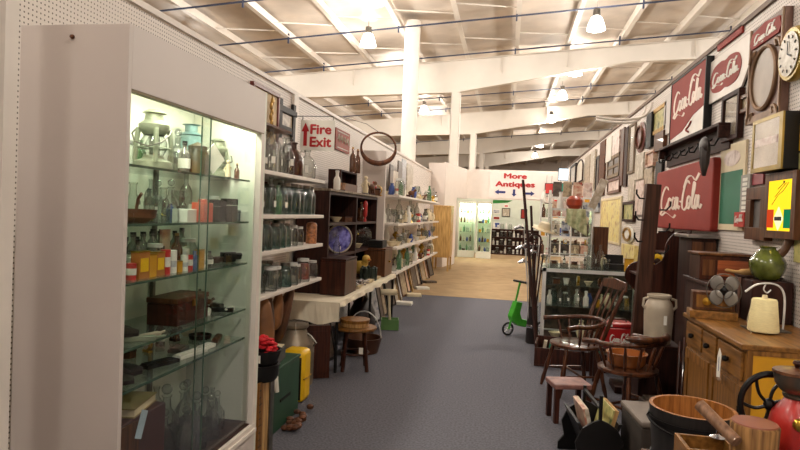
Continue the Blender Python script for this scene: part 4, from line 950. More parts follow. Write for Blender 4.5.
# ================================================================== FAR LEFT SHELVES
FZ = [1.87, 1.40, 1.01, .60]
for z, nm in zip(FZ, NM):
    t = solo('wall_shelf', MB().box(LW, -1.75, 9.6, 15.4, z-.035, z), W_TRIM, 'long white shelf of curios beyond the book case, %s of four' % nm, 'shelf', group='far white shelves')
FK = ['china_bowl', 'figurine', 'glass_bottle', 'china_cup', 'blue_vase', 'ceramic_vase', 'small_clock', 'oil_lamp', 'green_bottle', 'glass_tumbler', 'trinket_box', 'carving', 'stemmed_glass', 'mug_green', 'red_tin', 'clear_jar', 'white_bottle', 'dark_bottle']
rnd = random.Random(12)
for si, (z, nm) in enumerate(zip(FZ, NM)):
    n = 19 if si else 13
    ks = [rnd.choice(FK if si != 2 else ['blue_vase', 'china_cup', 'china_bowl', 'stemmed_glass', 'glass_tumbler', 'clear_jar']) for _ in range(n)]
    row(ks, 'front of the %s far shelf' % nm, (-1.86, 9.75), (-1.86, 15.3), z, 'curios on the %s far shelf' % nm, (1.1, 1.8), jit=.05)
    ks = [rnd.choice(FK) for _ in range(12)]
    row(ks, 'back of the %s far shelf' % nm, (-2.1, 9.8), (-2.1, 15.3), z, 'curios on the %s far shelf' % nm, (1.3, 1.9), jit=.05)
# tall boards standing on the top far shelf
for i, (px0, px1, yt, mm, nm) in enumerate(((389, 392, 164, A_DARK, 'dark'), (392, 397, 170, A_CREAM, 'white'), (397, 401, 160, A_DARK, 'black edged'), (401, 405, 158, A_BLUE, 'blue grey'), (406, 412, 163, A_CREAM, 'plain white'))):
    ya, yb = on_x(px0, 190, -2.1).y, on_x(px1, 190, -2.1).y; zt = on_x(px0, yt, -2.1).z
    solo('picture_board', MB().box(-(yb-ya)/2, (yb-ya)/2, -.012, .012, 0, zt-FZ[0]), mm, '%s upright board on the top far shelf, %s from left' % (nm, ORD[i]), 'board', (-2.1, (ya+yb)/2, FZ[0]+.003), PI/2)
# frames and books leaning on the floor beneath
for i in range(13):
    y = 9.9+i*.44; h = .5-.02*(i % 3)
    t = thing('framed_picture', '%s picture leaning under the far shelves, %s going away' % (['dark', 'pale', 'blue', 'sepia', 'red', 'cream'][i % 6], ORD[i]), 'picture', (-1.86, y, 0), PI/2-.1); t.rotation_euler = (R(-14), 0, PI/2+.12*((i % 3)-1))
    w = .4
    MB().box(-w/2, w/2, -.025, 0, h-.03, h).box(-w/2, w/2, -.025, 0, 0, .03).box(-w/2, -w/2+.03, -.025, 0, .03, h-.03).box(w/2-.03, w/2, -.025, 0, .03, h-.03).build('frame', [BLACK, GOLD, GREYW, WALNUT][i % 4], t, False)
    MB().box(-w/2+.03, w/2-.03, -.015, -.004, .03, h-.03).build('picture', [A_DARK, A_CREAM, A_BLUE, A_SEPIA, A_RED, A_CREAM][i % 6], t, False)
for i, y in enumerate((10.2, 11.3, 12.4, 13.6)):
    solo('flat_book', MB().box(-.14, .14, -.1, .1, 0, .035).box(-.135, .135, -.096, .096, .036, .05), [PAPER, CREAM, PAPER, A_DARK][i], 'flat book lying on the floor under the far shelves, %s going away' % ORD[i], 'book', (-1.70, y, .0), .2*i, bevel=.002)
# pale wooden cabinet beyond
t = thing('tall_cabinet', 'pale wooden cabinet on legs at the far end of the left shelves', 'cabinet', (-1.78, 16.9, 0))
MB().box(-.25, .23, -.4, .4, .38, 1.78).build('cabinet_body', PALEW, t, False, .006); MB().box(-.26, .245, -.42, .42, 1.78, 1.82).build('top', PALEW, t, False, .006)
for sx in (-.22, .2):
    for sy in (-.37, .37): MB().box(sx-.025, sx+.025, sy-.025, sy+.025, 0, .38).build('leg', PALEW, t, False)
for s in (0,): d = MB().box(.231, .24, -.37, .37, .42, 1.74).build('door', PALEW, t, False); MB().lathe([(.01, 0), (.012, .02), (.001, .025)], 8, T(.24, -.3, 1.1, ry=PI/2)).build('knob', BRASS, d)
# ================================================================== BACK ROOM
def lit_case(label, x0, x1, y, rz, seed):
    w = x1-x0
    t = thing('display_case', label, 'display case', ((x0+x1)/2, y, 0), rz, None)
    MB().box(-w/2, w/2, .38, .4, 0, 2.1).box(-w/2, w/2, 0, .4, 0, .25).box(-w/2, w/2, 0, .4, 2.02, 2.1).box(-w/2, -w/2+.03, 0, .4, .25, 2.02).box(w/2-.03, w/2, 0, .4, .25, 2.02).build('cabinet_body', MATS['white_inner'], t, False)
    for z in (.6, .95, 1.3, 1.65): MB().box(-w/2+.03, w/2-.03, .04, .37, z-.008, z).build('shelf', G_SHELF, t, False)
    MB().box(-w/2+.03, w/2-.03, .005, .01, .25, 2.02).build('glass_door', G_PANE, t, False)
    MB().tube([(-w/2+.05, .08, 1.99), (w/2-.05, .08, 1.99)], .02, 8).build('lamp_tube', emit('tube_glow', (.93, 1, .8), 7), t)
    ld = bpy.data.lights.new('case_light', 'AREA'); ld.shape = 'RECTANGLE'; ld.size = w*.8; ld.size_y = .05; ld.energy = 34; ld.color = (.93, 1, .75)
    lo = bpy.data.objects.new('case_light', ld); COL.objects.link(lo); lo.parent = t; lo.location = (0, .1, 1.96)
    return t
c1 = lit_case('left of the two lit glass cases beyond the opening', -1.82, -1.16, 22.55, .35, 1)
c2 = lit_case('right of the two lit glass cases, squarely facing the aisle', -1.12, -.58, 22.3, 0, 2)
rnd = random.Random(4)
for ci, (cx, cyy, w, rz) in enumerate(((-1.49, 22.55, .5, .35), (-.85, 22.3, .4, 0))):
    for zi, z in enumerate((.25, .6, .95, 1.3, 1.65)):
        for q in range(4):
            k = rnd.choice(['clear_jar', 'green_bottle', 'amber_bottle', 'tobacco_tin', 'blue_vase', 'trinket_box', 'figurine'])
            u = -w/2+w*(q+.5)/4; v = .16
            item(k, '%s, %s lit case, %s along its %s shelf' % (DESC[k].replace('small ', ''), ('left', 'right')[ci], ORD[q], ORD[4-zi]), (cx+u*math.cos(rz)-v*math.sin(rz), cyy+u*math.sin(rz)+v*math.cos(rz), z+.001), rnd.uniform(0, 6), 1.1)
# dark shelf with jars at the back
t = thing('bookcase', 'low dark shelf unit of white jars against the back room wall', 'shelf unit', (-.02, 25.0, 0))
MB().box(-.62, 1.3, .3, .34, 0, 1.05).build('back_board', MAHOG, t, False)
for z in (.03, .37, .71, 1.03): MB().box(-.62, 1.3, 0, .3, z-.02, z+.02).build('shelf', MAHOG, t, False)
for x in (-.62, .02, .66, 1.3): MB().box(x-.02, x+.02, -.005, .3, 0, 1.05).build('upright', MAHOG, t, False)
for zi, z in enumerate((.055, .395, .735, 1.055)):
    for q in range(11):
        k = rnd.choice(['white_tin', 'white_bottle', 'clear_jar', 'white_tin', 'china_cup'])
        item(k, '%s on the back room unit, %s along its %s level' % (DESC[k].replace('round ', '').replace('small ', ''), ORD[q], ORD[3-zi]), (-.55+q*.165, 25.12, z), 0, 1.5, 'jars on the back room unit')
def backframe(px0, px1, py0, py1, m, label, name='wall_poster', fr=None):
    a = on_y(px0, py0, 25.57); b = on_y(px1, py1, 25.57); t = thing(name, label, 'picture', ((a.x+b.x)/2, 25.58, (a.z+b.z)/2))
    w, h = b.x-a.x, a.z-b.z
    MB().box(-w/2, w/2, 0, .015, -h/2, h/2).build('board', fr or PAPER, t, False); MB().box(-w/2+.03, w/2-.03, -.004, 0, -h/2+.03, h/2-.03).build('picture', m, t, False); return t
backframe(493, 500, 209, 214, A_BLUE, 'blue grey poster on the back room wall, uppermost of the column'); backframe(493, 500, 216, 220, COKE, 'red poster on the back room wall above the blue one'); backframe(493, 500, 222, 228, BLUEP, 'blue poster on the back room wall just above the shelf unit')
backframe(502, 510, 208, 217, A_CREAM, 'white poster with grey drawing on the back room wall', fr=BLACK); backframe(504, 508.5, 204.5, 207.5, COKE2, 'small red plate above the white drawing poster')
backframe(521, 527, 209, 219, COKE, 'red and black framed picture on the back room wall', fr=BLACK)
t = thing('green_pennant', 'green fabric pennant hanging under the header at left of the opening', 'pennant', (on_y(493, 200, 20.7).x, 20.7, 2.13))
MB().prism([(0, 0), (.66, 0), (.5, -.08), (.3, -.1), (.1, -.12), (0, -.12)], 0, .01).build('cloth', mat('green_cloth', C8(60, 150, 70), .8), t, False)
# ================================================================== RIGHT WALL: SIGNS AND FRAMES
def wallbox(t, w, h, d, m, e=0): return MB().box(-w/2+e, w/2-e, 0, d-.003, -h/2+e, h/2-e).build('sign_panel', m, t, False, .004)
# clipped corner white sign with red fishtail
def octsign(t, w, h, d):
    c = .13
    poly = [(-w/2, -h/2+c), (-w/2+c, -h/2), (w/2-c, -h/2), (w/2, -h/2+c), (w/2, h/2-c*.2), (w/2-c*.2, h/2), (-w/2+c, h/2), (-w/2, h/2-c)]
    MB().prism(poly, 0, d-.003).build('sign_panel', mat('white_enamel', C8(216, 206, 196), .3, var=.04), t, False)
    MB().prism([(x*1.01, z*1.02) for x, z in poly], d*.5, d-.003).build('rim', BLACKM, t, False)
    a, b = w*.36, h*.36
    pts = crom([(-a, 0), (-a*.8, b*.75), (-a*.3, b*.95), (0, b*.85), (a*.3, b*.95), (a*.8, b*.75), (a, 0), (a*.8, -b*.75), (a*.3, -b*.95), (0, -b*.85), (-a*.3, -b*.95), (-a*.8, -b*.75)], 4, True)
    MB().prism(pts, -.004, .001).build('red_emblem', COKE, t, False)
    coke_text(MB(), -w*.32, -h*.2, w*.64, h*.42, -.0055, -.004, .085).build('lettering', PAPER, t, False)
slab('wall_sign', octsign, 'white clipped corner sign with red oval and Coca-Cola script, high on the right wall', 'sign', 'R', 707, 749, 34, 82, .03, tilt=0)
def sqsign(t, w, h, d):
    MB().box(-w/2+.02, w/2-.02, 0, .02, -h/2+.02, h/2-.02).build('sign_panel', mat('white_enamel', C8(216, 206, 196), .3), t, False)
    MB().prism([(-w/2+.02, h/2-.02), (-w/2+.02, -h*.42), (-w*.1, -h*.36), (w*.2, -h*.2), (w/2-.02, -h*.14), (w/2-.02, h/2-.02)], -.004, 0).build('red_panel', COKE, t, False)
    coke_text(MB(), -w*.43, -h*.12, w*.86, h*.5, -.0055, -.004, .075).build('lettering', mat('cream_lettering', C8(226, 206, 190), .4), t, False)
    # small square frame edge, black
    MB().box(w/2-.02, w/2, -.01, d-.003, -h/2, h/2).box(-w/2, -w/2+.02, -.01, d-.003, -h/2, h/2).box(-w/2+.02, w/2-.02, -.01, d-.003, h/2-.02, h/2).box(-w/2+.02, w/2-.02, -.01, d-.003, -h/2, -h/2+.02).build('frame', BLACK, t, False)
    MB().tube(crom([(.1*w, -.004, -h*.42), (.02*w, -.004, -h*.37), (.1*w, -.004, -h*.33), (.16*w, -.004, -h*.28)], 5), .01, 5).build('red_scroll', COKE, t)
slab('wall_sign', sqsign, 'large square red and white sign with Coca-Cola script in black frame above the hook rack', 'sign', 'R', 672, 706, 57, 130, .06)
slab('framed_picture', framed(DWOOD, A_CREAM, .04, True), 'tall dark framed pale print between the square red sign and carved mirror', 'picture', 'R', 721, 738, 88, 137, .05)
slab('wall_plate', board(COKE), 'dark red sign board standing on top of the wall above the clipped corner sign', 'sign', 'R', 718, 742, 24, 32, .02)
# carved mirror sign
def carved(t, w, h, d):
    m = mat('carved_brown_board', C8(112, 82, 70), .5, var=.2, scale=12, bump=.2)
    MB().box(-w/2, w/2, 0, d-.003, -h/2, h/2).build('back_board', m, t, False)
    n = 28; cz = -h*.08
    MB().prism([(w*.36*math.cos(2*PI*i/n), cz+h*.30*math.sin(2*PI*i/n)) for i in range(n)], -.006, -.001).build('mirror', mat('foxed_mirror', C8(128, 106, 84), .35, var=.25, scale=4), t, False)
    mb = MB().tube([(w*.37*math.cos(2*PI*i/n), -.01, cz+h*.31*math.sin(2*PI*i/n)) for i in range(n)], .016, 6, True)
    for sx in (-1, 1):
        for sz in (-.42, .22):
            mb.tube(crom([(sx*w*.46, -.008, (sz-.08)*h), (sx*w*.40, -.008, sz*h), (sx*w*.30, -.008, (sz+.02)*h), (sx*w*.34, -.008, (sz-.05)*h)], 5), .012, 5)
        mb.box(sx*w*.47-.01, sx*w*.47+.01, -.012, 0, -h/2, h/2)
    mb.box(-w/2, w/2, -.012, 0, -h/2, -h/2+.05).build('carving', mat('old_bronze', C8(134, 104, 78), .5, .2, var=.25), t)
    MB().prism([(-w*.4, h*.28), (w*.4, h*.28), (w*.46, h*.34), (w*.4, h*.44), (0, h*.48), (-w*.4, h*.44), (-w*.46, h*.34)], -.014, -.001).build('red_crest', COKE, t, False)
    coke_text(MB(), -w*.34, h*.30, w*.68, h*.13, -.0155, -.014, .09).build('lettering', A_CREAM, t, False)
slab('wall_mirror', carved, 'tall carved brown mirror board with oval centre and red Coca-Cola crest', 'mirror', 'R', 750, 783, 8, 112, .05)
c = on_x(793, 54, RW-.06)
t = thing('wall_clock', 'round gold rimmed advertising clock at the upper right edge', 'clock', (RW-.06, c.y, c.z), -PI/2)
MB().lathe([(.001, .02), (.165, .02), (.175, 0), (.17, -.03), (.14, -.045), (.135, -.03)], 30, T(rx=PI/2)).build('rim', mat('yellow_gold', C8(156, 130, 52), .35, .3, var=.2), t)
bpy.context.view_layer.update()
MB().lathe([(.001, .028), (.14, .028)], 30, T(rx=PI/2)).build('dial', A_CREAM, t)
o = MB()
for k in range(12):
    a = k*PI/6; o.box(-.004, .004, -.034, -.03, .1, .12, Matrix.Rotation(a, 4, 'Y'))
o.box(-.004, .004, -.036, -.033, 0, .08).box(-.005, .005, -.036, -.033, 0, .06, Matrix.Rotation(2, 4, 'Y')).build('hands_and_marks', BLACK, t, False)
# gold and black box mirror
def budbox(t, w, h, d):
    MB().box(-w/2, w/2, .012, d-.003, -h/2, h/2).build('case', BLACK, t, False, .004)
    MB().box(-w/2, w/2, 0, .012, h/2-.025, h/2).box(-w/2, w/2, 0, .012, -h/2, -h/2+.03).box(-w/2, -w/2+.03, 0, .012, -h/2+.03, h/2-.025).box(w/2-.05, w/2, 0, .012, -h/2+.03, h/2-.025).build('frame', mat('yellow_gold', C8(196, 164, 54)), t, False)
    MB().box(-w/2+.03, w/2-.05, .004, .011, -h/2+.03, h/2-.025).build('mirror', MIRROR, t, False)
    MB().box(-w/2+.05, w/2-.07, .002, .004, -h*.02, h*.12).build('painted_band', A_PINK, t, False)
slab('lit_box_sign', budbox, 'deep black box with gold framed mirror face left of the right edge', 'mirror', 'R', 752, 782, 111, 168, .12)
# big red box sign
def bigred(t, w, h, d):
    def rr(w, h, c):
        p = []
        for (sx, sz, a0) in ((1, 1, 0), (-1, 1, 90), (-1, -1, 180), (1, -1, 270)):
            for k in range(5): a = R(a0+k*22.5); p.append((sx*(w/2-c)+c*math.cos(a), sz*(h/2-c)+c*math.sin(a)))
        return p
    o = MB().prism(rr(w, h, .05), 0, d-.003).build('sign_panel', COKE, t, False, .015)
    coke_text(MB(), -w*.40, -h*.30, w*.78, h*.62, -.003, .0, .058).build('lettering', mat('cream_lettering', C8(226, 206, 190)), t, False)
slab('wall_sign', bigred, 'large faded red box sign with cream Coca-Cola script in the middle of the right wall', 'sign', 'R', 656, 712, 157, 232, .08)
# rack with hooks
a = on_x(659, 150, RW-.12); b = on_x(718, 137, RW-.12)
t = thing('coat_rack', 'dark wooden shelf rack with iron hooks between the red signs', 'coat rack', (RW, (a.y+b.y)/2, 2.36), -PI/2)
L = a.y-b.y
MB().box(-L/2, L/2, -.03, -.003, -.13, .06).build('back_board', DWOODX, t, False)
MB().box(-L/2, L/2, -.12, -.003, .06, .085).box(L/2-.025, L/2, -.12, -.03, -.04, .06).box(-L/2, -L/2+.025, -.12, -.03, -.04, .06).build('shelf', DWOODX, t, False, .003)
for k in range(7):
    x = -L/2+.15+k*(L-.3)/6
    MB().tube([(x, -.03, 0), (x, -.07, -.03), (x, -.1, -.09), (x, -.14, -.09), (x, -.15, -.04)], .009, 6).build('hook', BLACKM, t)
c = on_x(703, 150, RW-.18)
t = thing('leather_hat', 'black leather cap and strap hanging from the end of the hook rack', 'cap', (RW-.17, c.y, 2.17), -PI/2); t.scale = (.75, .75, .8)
MB().ball((0, 0, .12), .10, 12, 1.3, .5, 1.0).tube([(.03, 0, .1), (.06, -.01, -.06), (.03, 0, -.2)], [.06, .055, .02], 8).build('cap_body', DLEATH, t)
# green board with cream top
def greenb(t, w, h, d):
    MB().box(-w/2, w/2, 0, d-.003, -h/2, h/2).build('board', CREAM, t, False)
    MB().box(-w/2+.05, w/2-.04, -.003, 0, -h/2+.05, h*.18).build('chalk_panel', BOARDG, t, False)
    n = 20
    MB().prism([(w*.32*math.cos(2*PI*i/n), h*.33+h*.09*math.sin(2*PI*i/n)) for i in range(n)], -.003, 0).build('oval_emblem', A_PINK, t, False)
slab('menu_board', greenb, 'green chalk board with cream top and pale oval emblem right of the big red sign', 'board', 'R', 719, 744, 140, 231, .02)
def thermo(t, w, h, d):
    MB().box(-w/2, w/2, 0, d-.003, -h/2, h/2).build('board', mat('zinc', C8(150, 146, 138), .5, .3), t, False)
    mb = MB()
    for k in range(9): mb.box(-w*.25, w*.25, -.004, 0, h*.4-k*h*.095-.012, h*.4-k*h*.095+.012)
    mb.build('numbers', PAPER, t, False)
slab('price_strip', thermo, 'narrow grey metal strip with white marks over the green board edge', 'sign', 'R', 740, 749, 174, 224, .035)
def cokesmall(t, w, h, d):
    MB().box(-w/2, w/2, 0, d-.003, -h/2, h/2).build('sign_panel', COKE2, t, False); coke_text(MB(), -w*.4, -h*.25, w*.8, h*.6, -.005, -.001, .08).build('lettering', PAPER, t, False)
slab('wall_sign', cokesmall, 'small bright red Coca-Cola plate at foot of the grey metal strip', 'sign', 'R', 734, 744, 212, 227, .05)
def shutter(t, w, h, d):
    framed(WALNUT, mat('grey_screen', C8(92, 86, 82), .6), .09)(t, w, h, d)
slab('framed_screen', shutter, 'brown framed grey screen left of the glowing yellow sign', 'screen', 'R', 745, 765, 186, 241, .06)
slab('wall_poster', board(mat('maroon_poster', C8(140, 56, 62), .4, var=.3)), 'small maroon and white poster just above the brown framed grey screen', 'poster', 'R', 749, 763, 172, 184, .02)
def beer(t, w, h, d):
    fw = .055
    MB().box(-w/2, w/2, .01, d-.003, -h/2, h/2).box(-w/2, -w/2+fw, 0, .01, -h/2, h/2).box(w/2-fw, w/2, 0, .01, -h/2, h/2).box(-w/2+fw, w/2-fw, 0, .01, h/2-.05, h/2).box(-w/2+fw, w/2-fw, 0, .01, -h/2, -h/2+.05).build('case', WALNUT, t, False)
    MB().box(-w/2+fw, w/2-fw, .004, .0095, -h/2+.05, h/2-.05).build('lit_face', emit('yellow_lit_face', (1, .62, .02), 1.5), t, False)
    a = w/2-fw
    MB().box(-a, -a*.45, .0, .004, -h*.34, -h*.06).build('red_block', emit('red_lit', (.85, .08, .02), .8), t, False)
    MB().box(a*.45, a, .0, .004, -h*.34, -h*.06).build('green_block', emit('green_lit', (.02, .3, .12), .7), t, False)
    MB().prism([(0, -h*.38), (a*.4, -h*.2), (0, -h*.02), (-a*.4, -h*.2)], .0, .004).build('white_diamond', emit('white_lit', (1, .9, .5), 1.2), t, False)
    mb = MB()
    for q in range(3): mb.ribbon(crom([(-a*.6+q*.04, h*.02+q*.05), (-a*.1+q*.04, h*.16+q*.04), (a*.3, h*.22+q*.03), (a*.7-q*.03, h*.33)], 5), (.003, .002), 0, .004)
    MB().box(-a*.28, a*.28, -.003, 0, -h*.23, -h*.17).build('black_bar', BLACK, t, False)
    mb.build('black_script', BLACK, t, False)
    ld = bpy.data.lights.new('sign_light', 'AREA'); ld.shape = 'RECTANGLE'; ld.size = a*2; ld.size_y = h*.7; ld.energy = 2.2; ld.color = (1, .7, .1)
    lo = bpy.data.objects.new('sign_light', ld); COL.objects.link(lo); lo.parent = t; lo.location = (0, -.03, 0); lo.rotation_euler = (-PI/2, 0, 0)
slab('lit_sign', beer, 'glowing yellow light box sign with red and green blocks in brown case', 'lit sign', 'R', 764, 795, 170, 240, .07)
slab('wall_poster', board(A_GREEN), 'green poster at the extreme right edge beside the glowing yellow sign', 'poster', 'R', 796, 812, 150, 265, .02)
slab('wall_poster', board(YELP), 'yellow printed card above the green poster at the right edge', 'poster', 'R', 797, 812, 108, 148, .02)
# frames further along the right wall
def arch(t, w, h, d):
    n = 10; p = [(-w/2, -h/2), (-w/2, h*.2)]+[(-w/2*math.cos(PI*i/n), h*.2+h*.3*math.sin(PI*i/n)) for i in range(1, n)]+[(w/2, h*.2), (w/2, -h/2)]
    MB().prism(p, 0, d-.003).build('board', PAPER, t, False)
    MB().tube([(x, -.005, z) for x, z in p], .02, 5, True).build('frame', DWOOD, t)
def sash(t, w, h, d):
    f = .06; mb = MB().box(-w/2, w/2, 0, d-.003, h/2-f, h/2).box(-w/2, w/2, 0, d-.003, -h/2, -h/2+f).box(-w/2, -w/2+f, 0, d-.003, -h/2, h/2).box(w/2-f, w/2, 0, d-.003, -h/2, h/2).box(-.025, .025, .005, d-.004, -h/2+f, h/2-f).box(-w/2+f, w/2-f, .005, d-.004, -.025, .025)
    mb.build('frame', GREYW, t, False); MB().box(-w/2+f, w/2-f, d*.5, d*.6, -h/2+f, h/2-f).build('panes', A_DARK, t, False)
def oval(m1, m2):
    def fn(t, w, h, d):
        MB().ball((0, d*.5, 0), 1, 18, w/2, d*.45, h/2).build('body', m1, t); MB().tube([(w*.35*math.cos(a), -.002, h*.35*math.sin(a)) for a in [2*PI*i/20 for i in range(20)]], .02, 5, True).build('rim', m2, t)
    return fn
def pipeframe(t, w, h, d): framed(WALNUT, A_SEPIA, .05)(t, w, h, d)
FR = [
 (570, 575, 163, 183, framed(BLACK, A_CREAM, .06), 'farthest dark framed print on the right wall', 'framed_picture', 'picture'),
 (577, 583, 158, 180, arch, 'white arched panel with dark edge near the far end of right wall', 'arched_panel', 'panel'),
 (584, 589, 155, 205, board(A_SEPIA), 'tall grey brown plank near the far end of right wall', 'plank', 'plank'),
 (590, 594, 150, 190, board(A_CREAM), 'tall pale plank right of the grey brown plank', 'plank', 'plank'),
 (595, 598, 156, 200, framed(BLACK, A_DARK, .05), 'narrow black framed panel before the brown saw', 'framed_picture', 'picture'),
 (599, 604, 140, 195, board(RUST), 'tall rusty brown saw blade hung upright', 'saw', 'saw'),
 (606, 611, 136, 160, board(PAPER), 'white paper poster on the left above the window sash', 'wall_poster', 'poster'),
 (612, 619, 130, 152, board(A_PINK), 'pinkish poster above the old window sash', 'wall_poster', 'poster'),
 (607, 619, 152, 175, sash, 'old grey window sash with dark panes', 'window_sash', 'window sash'),
 (607, 619, 176, 192, framed(WALNUT, A_PINK, .05), 'brown framed pink print under the old window sash', 'framed_picture', 'picture'),
 (620, 623, 128, 185, board(WALNUT), 'tall narrow brown door board left of the silver mirror', 'door_panel_board', 'board'),
 (624, 627, 127, 186, board(DWOOD), 'tall very dark board left of the silver mirror', 'dark_board', 'board'),
 (628, 634, 122, 172, framed(GREYW, MIRROR, .04), 'tall narrow silver mirror reflecting a bright spot', 'wall_mirror', 'mirror'),
 (635, 644, 119, 150, oval(mat('oxblood', C8(96, 36, 30), .35, var=.3), RUST), 'dark red oval shield hanging right of the silver mirror', 'oval_plaque', 'plaque'),
 (646, 651, 112, 146, board(BLACK), 'black blade shaped sickle board under the conduit loop', 'sickle', 'tool'),
 (652, 666, 101, 128, framed(GOLD, A_GREEN, .05), 'green and gold framed landscape left of the square red sign', 'framed_picture', 'picture'),
 (654, 663, 130, 148, board(WALNUT), 'small brown wooden board beneath the green gold landscape', 'wood_board', 'board'),
 (645, 653, 149, 165, framed(A_RED, A_RED, .03), 'small red and cream print above the dark hall tree', 'framed_picture', 'picture'),
 (635, 643, 152, 178, board(A_CREAM), 'cream board below the dark red oval shield', 'wood_board', 'board'),
 (644, 652, 167, 184, board(A_SEPIA), 'sepia board behind the top of dark hall tree', 'wood_board', 'board'),
 (628, 634, 174, 200, board(A_CREAM), 'cream board below the tall silver mirror', 'wood_board', 'board'),
 (635, 643, 180, 215, board(A_PINK), 'pale pink board left of the dark hall tree', 'wood_board', 'board'),
 (655, 661, 160, 194, board(BLACK), 'long black box hanging left of the big red sign', 'instrument_case', 'case'),
 (590, 598, 192, 212, board(A_BLUE), 'grey blue board low on the right wall', 'wood_board', 'board'),
 (600, 620, 196, 246, framed(CREAM, A_YEL, .04), 'yellow illustrated poster in pale frame above the glass showcase', 'wall_poster', 'poster'),
 (622, 633, 201, 222, framed(DWOOD, A_GREEN, .04), 'dark framed green print right of the yellow illustrated poster', 'framed_picture', 'picture'),
 (622, 632, 226, 244, oval(PAPER, GOLD), 'round white plate with gilt rim below the green print', 'wall_plate', 'plate'),
 (621, 634, 246, 262, board(A_YEL), 'yellow label poster just above the showcase right end', 'wall_poster', 'poster'),
 (579, 587, 184, 205, board(A_RED), 'red patterned board at the far right wall', 'wood_board', 'board'),
 (664, 671, 92, 132, board(W_PANEL), 'blank white strip between landscape and square red sign', 'wood_board', 'board'),
 (739, 748, 92, 110, framed(WALNUT, A_SEPIA, .03), 'small brown framed sepia print beside the carved mirror', 'framed_picture', 'picture'),
 (575, 581, 184, 210, board(A_DARK), 'dark board at the far end of right wall below arched panel', 'wood_board', 'board'),
]
for x0, x1, yt, yb, fn, lab, nm, cat in FR: slab(nm, fn, lab, cat, 'R', x0, x1, yt, yb, .03+.01*((x0*7) % 4), None)
# conduit loops
for k in range(2):
    Yc = 8.75+.25*k; dy = 3*k
    pts = [on_x(652-6*k, 102+4*k, RW-.04)]; Yc = pts[0].y
    pts += [on_y(650-6*k, 110+3*k, Yc), on_y(642-4*k, 117+dy, Yc), on_y(628, 119.5+dy, Yc), on_y(610, 119+dy, Yc), on_y(596, 117+dy, Yc)]
    solo('conduit_pipe', MB().tube(crom([tuple(p) for p in pts], 6), .018, 8), W_TRIM, 'white bent conduit pipe reaching out from the right wall, %s of two' % ('upper', 'lower')[k], 'pipe', group='white conduits')
# ================================================================== RIGHT: HALL TREE, SHOWCASE, GOODS
hx0 = on_y(637, 355, 5.75)
t = thing('hall_tree', 'dark square hall tree post with iron hooks standing beside the glass showcase', 'hall tree', (1.24, 5.95, 0), 0)
b = on_y(651, 184, 5.95)
MB().box(-.07, .06, -.05, .05, 0, b.z, T(0, 0, 0, ry=R(2.6))).build('post', wood('brown_post_wood', C8(62, 36, 24), C8(78, 46, 32), rough=.6, coat=0), t, False, .006)
for k in range(6):
    z = b.z-.14-.1*k; s = 1 if k % 2 else -1
    MB().tube([(s*.07+.07, -.05, z), (s*.12+.07, -.09, z+.0), (s*.15+.07, -.1, z+.04), (s*.15+.07, -.1, z+.08)], .008, 6).build('hook', BLACKM, t)
MB().box(-.2, .2, -.16, .16, 0, .06).build('foot', DWOOD, t, False, .006)
# glass showcase, end facing the aisle
SX0, SX1, SY0, SY1, SZT = .45, 1.70, 7.55, 8.35, .98
t = thing('glass_showcase', 'aluminium framed glass showcase counter on the right of the aisle', 'showcase', ((SX0+SX1)/2, (SY0+SY1)/2, 0)); a, b2 = (SX1-SX0)/2, (SY1-SY0)/2
mb = MB(); f = .042
for sx in (-1, 1):
    for sy in (-1, 1): mb.box(sx*a-(f if sx > 0 else 0), sx*a+(f if sx < 0 else 0), sy*b2-(f if sy > 0 else 0), sy*b2+(f if sy < 0 else 0), 0, SZT)
for z in (.06, SZT-f): mb.box(-a, a, -b2, -b2+f, z, z+f).box(-a, a, b2-f, b2, z, z+f).box(-a, -a+f, -b2, b2, z, z+f).box(a-f, a, -b2, b2, z, z+f)
mb.build('metal_frame', STEEL, t, False)
MB().box(-a+f, a-f, -b2+.004, -b2+.008, .088, SZT-f).build('glass_front', G_PANE, t, False)
MB().box(-a+.004, -a+.008, -b2+f, b2-f, .088, SZT-f).build('glass_side', G_PANE, t, False)
MB().box(-a, a, -b2, b2, SZT, SZT+.008).build('glass_top', G_SHELF, t, False)
MB().box(-a+f, a-f, -b2+f, b2-f, .06, .085).build('bottom_board', DWOODX, t, False)
for z in (.52,.78): MB().box(-a+f, a-f, -b2+.06, b2-f, z-.008, z).build('glass_shelf', G_SHELF, t, False)
MB().box(-a+f, a-f, b2-.02, b2-.005, .088, SZT-f).build('back_board', A_DARK, t, False)
def srow(kinds, z, y, x0, x1, where, group, s=(1.0, 1.2)): row(kinds, where, (x0, y), (x1, y), z, group, s, rz=-PI/2)
srow(['white_bottle', 'glass_bottle', 'milk_bottle', 'milk_bottle', 'white_bottle', 'tobacco_tin', 'ceramic_vase', 'dark_bottle', 'clear_jar', 'glass_bottle'], .522, 7.72, .52, 1.62, 'middle showcase shelf front', 'bottles inside the showcase', (.85, 1.1))
srow(['aqua_jar', 'clear_jar', 'white_bottle', 'blue_vase', 'figurine', 'glass_bottle', 'tobacco_tin'], .522, 7.95, .55, 1.6, 'middle showcase shelf back', 'bottles inside the showcase', (.8, 1.0))
srow(['trinket_box', 'china_cup', 'small_clock', 'china_bowl', 'carving', 'tobacco_tin', 'china_cup', 'trinket_box'], .782, 7.75, .55, 1.6, 'upper showcase shelf', 'curios on the upper showcase shelf', (.9, 1.2))
srow(['china_bowl', 'trinket_box', 'ceramic_vase', 'china_cup', 'carving', 'clear_jar', 'trinket_box'], .087, 7.8, .58, 1.6, 'showcase floor', 'curios on the showcase floor', (1.3, 1.7))
